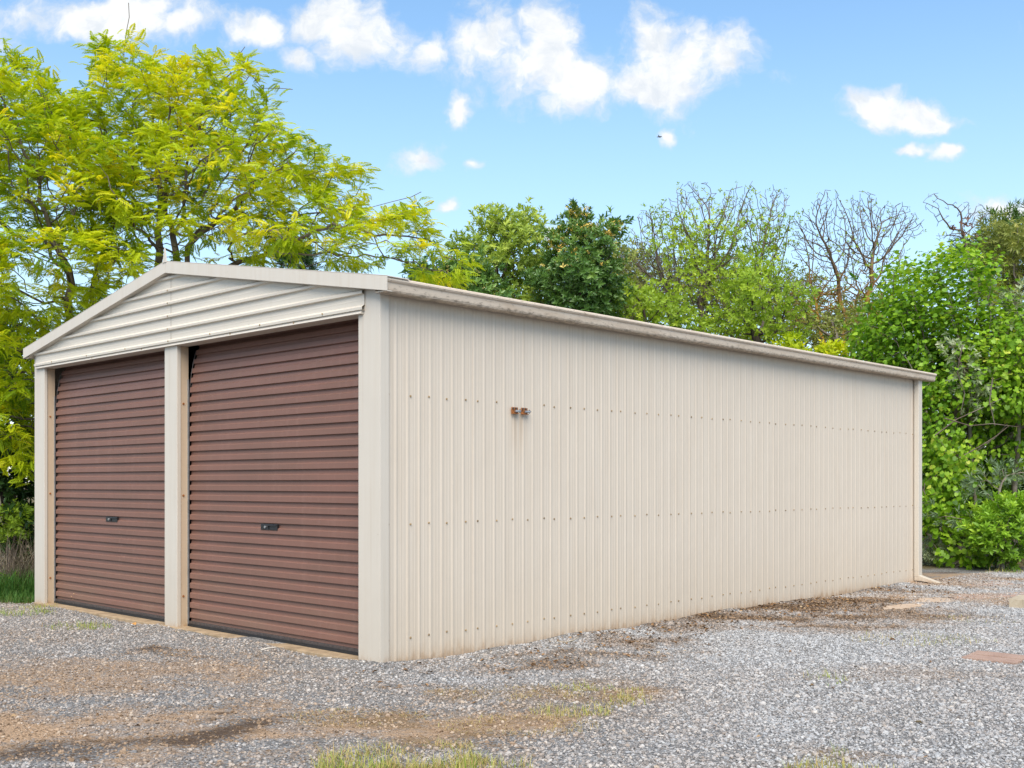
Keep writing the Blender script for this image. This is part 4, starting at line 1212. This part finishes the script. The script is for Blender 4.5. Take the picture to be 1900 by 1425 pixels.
PALE = [dict(t=SPRIG, mat=M['lf_pale'], per=5, order=3, spread=0.10, size=(0.13, 0.22), tint=0.55, mode='hang')]
tree('variegated_shrub', 'pale cream leaved shrub high among the vine at the right edge', 'shrub', AT(1885, D), P(1885, 690, D),
     [(1885, 560, D, 40, 30, .5), (1870, 600, D, 34, 24, .5), (1920, 590, D, 50, 50, .5)], 130, 0.13, 93, M['twig_pale'], PALE, 0.05, shell=0.4)
tree('variegated_shrub', 'pale cream leaved sprays hanging in the gap in the vine', 'shrub', AT(1800, D), P(1800, 790, D),
     [(1790, 690, D - .6, 22, 30, .3), (1770, 650, D - .6, 18, 20, .3), (1815, 730, D - .6, 18, 24, .3)], 60, 0.13, 95, M['twig_pale'], PALE, 0.035, shell=0.5)
D = 16.9
tree('grey_shrub', 'grey green narrow leaved shrub under the vine near the garden edge', 'shrub', AT(1850, D), P(1850, 950, D),
     [(1860, 880, D, 45, 20, .3), (1815, 900, D, 36, 18, .3), (1910, 880, D, 40, 24, .3), (1745, 960, D, 20, 20, .3)], 110, 0.12, 97, M['twig_pale'],
     [dict(t=SPRIG_L, mat=M['lf_grey'], per=3, order=3, spread=0.08, size=(0.14, 0.24), tint=0.55)], 0.03, shell=0.5)
D = 16.4
tree('bright_shrub', 'bright green whorled shrub at the garden edge near the strap leaves', 'shrub', AT(1860, D), P(1860, 1040, D),
     [(1860, 950, D, 45, 24, .4), (1830, 985, D, 45, 35, .45), (1890, 975, D, 60, 45, .5), (1870, 1020, D, 60, 28, .4)], 200, 0.11, 101, M['twig_pale'],
     [dict(t=SPRIG, mat=M['lf_shrub'], per=6, order=3, spread=0.06, size=(0.14, 0.22), mode='up', tint=0.48, tz=0.5)], 0.04, shell=0.4, zmin=0.02)
tree('variegated_shrub', 'low grey white speckled shrub on the soil by the far shed corner', 'shrub', AT(1735, 17.4), P(1740, 1050, 17.4),
     [(1735, 1025, 17.4, 34, 22, .4), (1790, 1000, 17.2, 36, 18, .4)], 110, 0.09, 103, M['twig_pale'], [dict(t=SPRIG_S, mat=M['lf_pale'], per=8, order=3, spread=0.06, size=(0.07, 0.12), tint=0.5)], 0.02, shell=0.5, zmin=0.02)
tree('ground_vine', 'fresh green broad leaved vine trailing down onto the soil', 'vine', AT(1765, 17.0), P(1765, 1040, 17.0),
     [(1760, 1030, 17.0, 40, 22, .4), (1800, 1035, 16.9, 40, 20, .4), (1720, 980, 17.3, 24, 40, .4), (1770, 970, 17.2, 40, 40, .5)], 150, 0.11, 105, M['twig_pale'],
     [dict(t=MAPLE, mat=M['lf_vine'], per=5, order=3, spread=0.08, size=(0.07, 0.13), mode='hang', tint=0.45)], 0.02, shell=0.5, zmin=0.02)

# left undergrowth beside the shed
D = 14.6
tree('dark_shrub', 'dark green shrub in shade left of the shed corner', 'shrub', AT(20, D), P(20, 1000, D),
     [(20, 860, D, 70, 60, .6), (40, 930, D, 50, 50, .5), (-50, 880, D, 100, 100, .8), (30, 800, D + .6, 60, 60, .6), (30, 990, D + .3, 60, 60, .5), (40, 720, D + 2.2, 80, 70, .8), (-20, 640, D + 2.4, 90, 70, .8)], 380, 0.16, 111, M['bark_dark'],
     [dict(t=SPRIG, mat=M['lf_dark'], per=7, order=3, spread=0.12, size=(0.16, 0.26), tint=0.45)], 0.06, shell=0.45)
D = 14.3
tree('lime_shrub', 'small lime green shrub low at the left edge beneath the dark one', 'shrub', AT(25, D), P(25, 1060, D),
     [(8, 962, D, 26, 16, .3), (48, 958, D, 20, 18, .3), (28, 990, D, 30, 16, .3)], 80, 0.1, 113, M['bark_dark'],
     [dict(t=SPRIG_S, mat=M['lf_fresh'], per=6, order=3, spread=0.06, size=(0.1, 0.16), tint=0.35)], 0.02, shell=0.5)

# ------------------------------------------------------------------ grass
def blades(n, cx, cy, rx, ry, h, rng, tint, tvar=0.15, lean=0.5, w=0.004, ang=None, edge=0.5):
    """curved three-segment blades scattered on an ellipse (lateral / depth radii) about a ground point"""
    a = rng.uniform(0, 2 * np.pi, n); r = rng.random(n) ** edge
    x0 = cx + RGT[0] * np.cos(a) * r * rx + FWD[0] * np.sin(a) * r * ry
    y0 = cy + RGT[1] * np.cos(a) * r * rx + FWD[1] * np.sin(a) * r * ry
    keep = fbm2(x0, y0, 5.0, 5) + rng.normal(0, 0.10, n) > 0.47
    keep &= ~((x0 < 0.03) & (x0 > -W - 0.03) & (y0 > -0.01))
    x0, y0 = x0[keep], y0[keep]; n = len(x0)
    z0 = ground_z(x0, y0) - 0.004
    az = rng.uniform(0, 2 * np.pi, n); le = np.abs(rng.normal(lean, 0.25, n))
    hh = h * (0.3 + 0.85 * rng.random(n) ** 1.6)
    d = np.stack([np.cos(az), np.sin(az), np.zeros(n)], -1)
    s = np.stack([-np.sin(az), np.cos(az), np.zeros(n)], -1)
    base = np.stack([x0, y0, z0], -1)
    V = []
    for t, ww in ((0, 1.0), (0.4, 0.85), (0.75, 0.5)):
        c = base + UP * (hh * t * (1 - 0.25 * le * t))[:, None] + d * (hh * le * t * t)[:, None]
        V += [c - s * (w * ww / 2), c + s * (w * ww / 2)]
    V.append(base + UP * (hh * (1 - 0.28 * le))[:, None] + d * (hh * le)[:, None])
    V = np.stack(V, 1)
    o = np.arange(n)[:, None] * 7
    Q = np.concatenate([np.array([[0, 1, 3, 2]]) + o, np.array([[2, 3, 5, 4]]) + o]); T = np.array([[4, 5, 6]]) + o
    ti = np.clip(rng.normal(tint, 0.24, n), 0, 1)
    return V.reshape(-1, 3), Q, T, np.repeat(ti, 7)

def grass(name, label, specs, mat, seed, cat='grass'):
    rng = np.random.default_rng(seed)
    Vs, Qs, Ts, A = [], [], [], []; off = 0
    for (n, px, py, rx, ry, h, tint, lean, w) in specs:
        c = G(px, py)
        V, Q, T, ti = blades(n, c[0], c[1], rx, ry, h, rng, tint, 0.15, lean, w)
        Vs.append(V); Qs.append(Q + off); Ts.append(T + off); A.append(ti); off += len(V)
    o = link(name, mesh_np(name, np.concatenate(Vs), [np.concatenate(Qs), np.concatenate(Ts)], mat, {'tint': np.concatenate(A)}))
    return tag(o, label, cat, kind='stuff')

grass('grass_tuft', 'yellow green grass growing through the gravel at the bottom middle', [(1700, 740, 1412, 0.42, 0.20, 0.085, 0.48, 0.8, 0.0035), (600, 665, 1425, 0.2, 0.14, 0.09, 0.62, 0.6, 0.004), (900, 870, 1425, 0.30, 0.14, 0.08, 0.5, 0.6, 0.0035), (500, 780, 1385, 0.3, 0.1, 0.05, 0.35, 0.7, 0.0035), (60, 870, 1440, 0.03, 0.04, 0.16, 1.0, 0.2, 0.007)], M['grass'], 201)
grass('grass_tuft', 'short green gold grass patch in the gravel right of the near shed corner', [(420, 1130, 1300, 0.32, 0.25, 0.05, 0.42, 0.55, 0.0038), (300, 1170, 1290, 0.2, 0.22, 0.055, 0.55, 0.55, 0.0038), (500, 1060, 1320, 0.25, 0.15, 0.06, 0.5, 0.6, 0.0038), (300, 1080, 1275, 0.2, 0.12, 0.05, 0.6, 0.6, 0.0038)], M['grass'], 203)
grass('dry_grass', 'straw coloured dead grass spread over the gravel below the near corner', [(1600, 960, 1285, 0.6, 0.25, 0.03, 0.12, 1.3, 0.0035), (1400, 960, 1345, 0.45, 0.25, 0.035, 0.15, 1.2, 0.0035), (1200, 660, 1330, 0.42, 0.25, 0.03, 0.1, 1.3, 0.0035), (900, 1060, 1300, 0.4, 0.25, 0.035, 0.25, 1.1, 0.0035), (600, 580, 1165, 0.7, 0.10, 0.03, 0.05, 1.2, 0.0035), (500, 450, 1175, 0.6, 0.08, 0.03, 0.05, 1.2, 0.0035)], M['grass'], 205)
grass('grass_tuft', 'sparse green grass in the gravel left of the door post', [(700, 40, 1140, 0.35, 0.22, 0.08, 0.85, 0.5, 0.004), (600, 140, 1165, 0.35, 0.2, 0.07, 0.75, 0.5, 0.004), (350, 90, 1128, 0.3, 0.15, 0.06, 0.7, 0.5, 0.004)], M['grass'], 207)
grass('grass_tuft', 'pale grass at the bottom edge near the right', [(420, 1555, 1430, 0.26, 0.12, 0.075, 0.5, 0.5, 0.004), (30, 1560, 1400, 0.05, 0.05, 0.07, 0.7, 0.5, 0.0035)], M['grass'], 209)
grass('grass_tuft', 'thin scattered grass on the gravel before the brick coloured paver', [(380, 1710, 1190, 0.6, 0.4, 0.06, 0.55, 0.6, 0.004), (260, 1820, 1150, 0.5, 0.3, 0.05, 0.4, 0.7, 0.004), (160, 1530, 1265, 0.15, 0.2, 0.08, 0.75, 0.4, 0.004)], M['grass'], 211)
grass('grass_verge', 'grass verge between the far shed corner and the garden bed', [(1500, 1760, 1055, 0.8, 0.7, 0.07, 0.7, 0.5, 0.005), (700, 1850, 1060, 0.8, 0.4, 0.10, 0.7, 0.5, 0.006)], M['grass'], 213)
grass('tall_grass', 'tall dry purple brown grass left of the shed corner', [(900, 15, 1099, 0.45, 0.35, 0.80, 0.45, 0.75, 0.006), (420, 45, 1099, 0.2, 0.3, 0.85, 0.5, 0.6, 0.006)], M['grass_dry'], 215)
grass('weed_grass', 'lush green weeds at the foot of the left shed corner', [(1800, 25, 1105, 0.4, 0.3, 0.34, 0.95, 0.5, 0.007), (1500, 25, 1116, 0.45, 0.25, 0.14, 0.8, 0.6, 0.005), (800, -80, 1110, 0.6, 0.4, 0.3, 0.9, 0.5, 0.007)], M['weed'], 217)

def strap_plant(label, px, py, n, h, seed, mat, group=None):
    rng = random.Random(seed)
    c = G(px, py)
    root = thing('strap_plant', label, 'plant', c, group)
    for k in range(n):
        az = 2 * math.pi * k / n + rng.uniform(-.3, .3); le = rng.uniform(0.4, 1.0); L = h * rng.uniform(0.75, 1.15); w = 0.028
        d = Vector((math.cos(az), math.sin(az), 0)); s = Vector((-d.y, d.x, 0))
        m = MB(); pts = []
        for j in range(6):
            t = j / 5
            p = d * (L * le * t * (0.35 + 0.65 * t)) + Vector((0, 0, L * (t - 0.62 * le * t * t * t)))
            ww = w * (0.7 + 0.6 * t) * (1 - t ** 4 * 0.95)
            pts.append((p - s * ww / 2, p + Vector((0, 0, -0.004)), p + s * ww / 2))
        for a, b in zip(pts[:-1], pts[1:]):
            m.poly([a[0], a[1], b[1], b[0]]); m.poly([a[1], a[2], b[2], b[1]])
        me = m.mesh('leaf', mat)
        at = me.attributes.new('tint', 'FLOAT', 'POINT')
        at.data.foreach_set('value', np.full(len(me.vertices), min(1, max(0, rng.gauss(0.5, 0.2))), dtype=np.float32))
        link('leaf', me, root, c)
strap_plant('clump of arching strap leaves at the garden edge by the right border', 1880, 1058, 26, 0.50, 5, M['lf_shrub'])
strap_plant('clump of arching strap leaves below the bright shrub', 1835, 1056, 20, 0.42, 6, M['lf_shrub'])
strap_plant('fresh green strap leaved weed at the foot of the left shed corner', 22, 1100, 16, 0.38, 7, M['lf_shrub'])

# ------------------------------------------------------------------ pavers and small things on the gravel
def slab(name, label, cat, corners, t, mat, rise, split=1, group=None, jag=0.012, seed=1):
    rng = random.Random(seed)
    C = [Vector(G(*p)) if len(p) == 2 else Vector(p) for p in corners]
    ctr = sum(C, Vector()) / len(C)
    out = []
    for i in range(len(C)):
        a, b = C[i], C[(i + 1) % len(C)]
        n = 7
        for k in range(n):
            p = a.lerp(b, k / n)
            if k: p = p + Vector((rng.uniform(-jag, jag), rng.uniform(-jag, jag), 0))
            out.append((p.x - ctr.x, p.y - ctr.y))
    m = MB().prism(out, lambda u, v, w: (u, v, w), -t, 0.0)
    # keep outline orientation valid either way
    o = m.build(name, mat, None, 0.003, loc=(ctr.x, ctr.y, rise))
    return tag(o, label, cat, group)
def m_paver(name, c1, c2, speck):
    m, t, out = new_mat(name)
    pos = t.new('ShaderNodeNewGeometry').outputs['Position']
    n = t.noise(pos, 7.0, 5, 0.65).outputs[0]; f = t.noise(pos, 70.0, 3, 0.6).outputs[0]
    c = t.mix(t.smooth(n, 0.35, 0.7), c1, c2)
    c = t.mix(t.math('MULTIPLY', t.smooth(f, 0.6, 0.72), 0.6), c, speck)
    pbsdf(t, out, c, 0.9, 0.2, bump=bump(t, f, 0.004))
    return m
M['paver'] = m_paver('brick red paver', (0.36, 0.245, 0.19), (0.30, 0.195, 0.15), (0.46, 0.42, 0.37))
M['paver_pale'] = m_paver('pale sandy paver', (0.46, 0.36, 0.27), (0.40, 0.29, 0.20), (0.24, 0.18, 0.14))
M['stone_block'] = m_paver('cream concrete block', (0.42, 0.36, 0.27), (0.34, 0.28, 0.2), (0.3, 0.25, 0.2))
A_, B_, D_ = G(1784, 1224), G(1814, 1212), G(1884, 1235)
C_ = B_ + D_ - A_
mid1, mid2 = (A_ + B_) / 2, (D_ + C_) / 2
gap = (B_ - A_) * 0.012
ext = (D_ - A_) * 0.15
pv = thing('paver', 'brick coloured paver of two strips lying on the gravel by the right edge', 'paver', tuple((A_ + C_) / 2))
for i, q in enumerate(((A_, D_, mid2 - gap, mid1 - gap), (mid1 + gap, mid2 + gap, C_, B_))):
    o = slab('strip', None, None, [tuple(v) for v in q], 0.05, M['paver'], 0.020 + 0.003 * i, seed=20 + i, jag=0.006)
    o.parent = pv
    o.location = o.location - pv.location
FL = [((1640, 1131), (1700, 1127), (1712, 1120), (1655, 1123), 'paver_pale', 'pale sandy paver half buried nearest the shed wall'),
      ((1690, 1119), (1765, 1116), (1772, 1109), (1705, 1111), 'paver_pale', 'pale sandy paver half buried beyond the nearest one'),
      ((1765, 1112), (1850, 1110), (1845, 1102), (1770, 1104), 'paver', 'reddish flat paver half buried between the pale pavers and the block'),
      ((1800, 1088), (1880, 1086), (1870, 1079), (1805, 1081), 'paver', 'reddish flat paver half buried closest to the garden bed'),
      ((1850, 1108), (1935, 1106), (1930, 1099), (1850, 1101), 'paver', 'reddish flat paver half buried behind the cream block'),
      ((1735, 1179), (1790, 1177), (1785, 1172), (1738, 1173), 'paver', 'small reddish paver piece showing through the gravel')]
for i, (a, b, c, d, mt, lb) in enumerate(FL):
    slab('paver', lb, 'paver', (a, b, c, d), 0.05, M[mt], 0.006, seed=40 + i, jag=0.05)
slab('stone_block', 'cream concrete block cut by the right edge of view', 'block', ((1872, 1126), (1960, 1130), (1975, 1121), (1890, 1118)), 0.13, M['stone_block'], 0.085, seed=60)

tw = MB()
p0 = [Vector(G(px, py, 0.02)) for px, py in ((1036, 1190), (1050, 1192), (1064, 1188), (1075, 1180), (1079, 1176))]
tw.tube(p0, [0.004, 0.005, 0.005, 0.004, 0.003], 6)
tag(tw.build('twig', M['stone_block']), 'pale bent twig lying on gravel at the foot of the long wall', 'twig')
a, b = Vector(G(484, 1206, 0.022)), Vector(G(512, 1201, 0.022))
MBs = MB().tube([a, a.lerp(b, .5) + Vector((0, 0, .004)), b], [0.004, 0.006, 0.003], 6)
M['pale_wood'] = m_plain('pale wood', (0.66, 0.62, 0.55), 0.8)
tag(MBs.build('wood_chip', M['pale_wood']), 'pale sliver of wood on gravel in front of the right roller door', 'wood chip')
lc = G(243, 1163)
lv, lq, lt = t_simple(0.7, 0.15, 0.1)
M['leaf_orange'] = m_leaf('fallen orange leaf', [(0, (0.62, 0.32, 0.10)), (1, (0.62, 0.32, 0.10))], 0.2)
fl = link('fallen_leaf', mesh_np('fallen_leaf', lv * 0.085, [lq, lt], M['leaf_orange'], {'tint': np.zeros(len(lv))}), None, (lc[0], lc[1], 0.03))
tag(fl, 'single orange fallen leaf on gravel before the left roller door', 'leaf')
# dead weeds at the door sill by the near corner
def dead_weed(label, px, py, h, seed):
    rng = random.Random(seed); c = G(px, py, 0.0); m = MB()
    for k in range(14):
        az = rng.uniform(0, 6.28); d = Vector((math.cos(az), math.sin(az), 0)); L = h * rng.uniform(.5, 1.1)
        p = [Vector((0, 0, 0)), d * L * .25 + Vector((0, 0, L * .5)), d * L * .5 + Vector((0, 0, L * .85)), d * L * .7 + Vector((0, 0, L * 0.9))]
        m.tube(p, [0.002, 0.0018, 0.0014, 0.001], 3)
        for q in range(3):
            s = p[2] + Vector((rng.uniform(-.02, .02), rng.uniform(-.02, .02), rng.uniform(-.01, .02)))
            m.tube([p[2], s], [0.0014, 0.004], 3)
    tag(m.build('dead_weed', M['straw'], loc=tuple(c)), label, 'weed')
M['straw'] = m_plain('straw stalk', (0.50, 0.32, 0.18), 0.8)
dead_weed('dry straw coloured weed at the right roller door sill beside the corner post', 634, 1208, 0.10, 1)
dead_weed('smaller dry weed at the right roller door sill left of the taller one', 596, 1200, 0.07, 2)
dead_weed('thin dry weed standing before the left roller door', 147, 1128, 0.16, 3)

# dead leaves and bark bits drifted along the long wall
def leaf_litter():
    rng = np.random.default_rng(77)
    n = 8000
    y = rng.uniform(-0.5, 10.5, n); x = np.abs(rng.normal(0.0, 0.55, n)) + 0.03
    k = n // 3
    x[:k] = rng.uniform(-6, 4.5, k); y[:k] = rng.uniform(-4.2, 10.5, k)
    s, d, t, g = ground_masks(x, y)
    keep = rng.random(n) < np.clip(0.10 + d * 0.8 + s * 0.1, 0, 1)
    keep &= ~((x < 0.03) & (x > -W - 0.03) & (y > -0.02))
    x, y = x[keep], y[keep]; n = len(x)
    p = np.stack([x, y, ground_z(x, y) + 0.009], -1)
    az = rng.uniform(0, 6.28, n)
    xd = np.stack([np.cos(az), np.sin(az), rng.normal(0, 0.25, n)], -1)
    V, F, TI = place([t_simple(0.5, 0.2, 0.2), t_blade(0.22, 0.1)], p, xd, np.tile(UP, (n, 1)), rng.uniform(0.015, 0.05, n), rng.random(n), rng, 0.5)
    m = m_leaf('dead leaf', [(0, (0.06, 0.035, 0.02)), (0.5, (0.16, 0.09, 0.045)), (0.85, (0.32, 0.18, 0.08)), (1, (0.42, 0.32, 0.2))], 0.1, 0.8, 0.1)
    tag(link('leaf_litter', mesh_np('leaf_litter', V, F, m, {'tint': TI})), 'brown dead leaves and bark bits drifted along the foot of the long wall', 'leaf litter', kind='stuff')
leaf_litter()

# ------------------------------------------------------------------ bird
bp = P(1224, 254, 60)
bird = thing('bird', 'small dark bird flying below the big cloud', 'bird', tuple(bp))
M['feather'] = m_plain('dark feather', (0.05, 0.05, 0.055), 0.7)
b = MB()
fr = Vector(RGT); upv = Vector((0, 0, 1)); bk = Vector(FWD)
def bl(f_, u_, s_): return Vector(bp) + fr * f_ + upv * u_ + bk * s_
b.tube([bl(-.16, -.01, 0), bl(-.09, 0, 0), bl(-.02, .0, 0), bl(.05, .005, 0), bl(.10, .02, 0), bl(.13, .02, 0)], [.012, .02, .036, .034, .02, .004], 8)
b.build('body', M['feather'], bird, smooth=True)
for sgn in (1, -1):
    w = MB()
    root_f, root_b = bl(.05, .02, 0), bl(-.05, .015, 0)
    if sgn > 0: m1, m2, tip = bl(.0, .07, .07), bl(-.07, .06, .07), bl(-.08, .17, .10)
    else: m1, m2, tip = bl(.0, -.02, -.1), bl(-.08, -.02, -.1), bl(-.15, -.05, -.2)
    w.poly([root_f, m1, m2, root_b]); w.poly([m1, tip, m2])
    o = w.build('wing', M['feather'], bird)
    sd = o.modifiers.new('thick', 'SOLIDIFY'); sd.thickness = 0.006
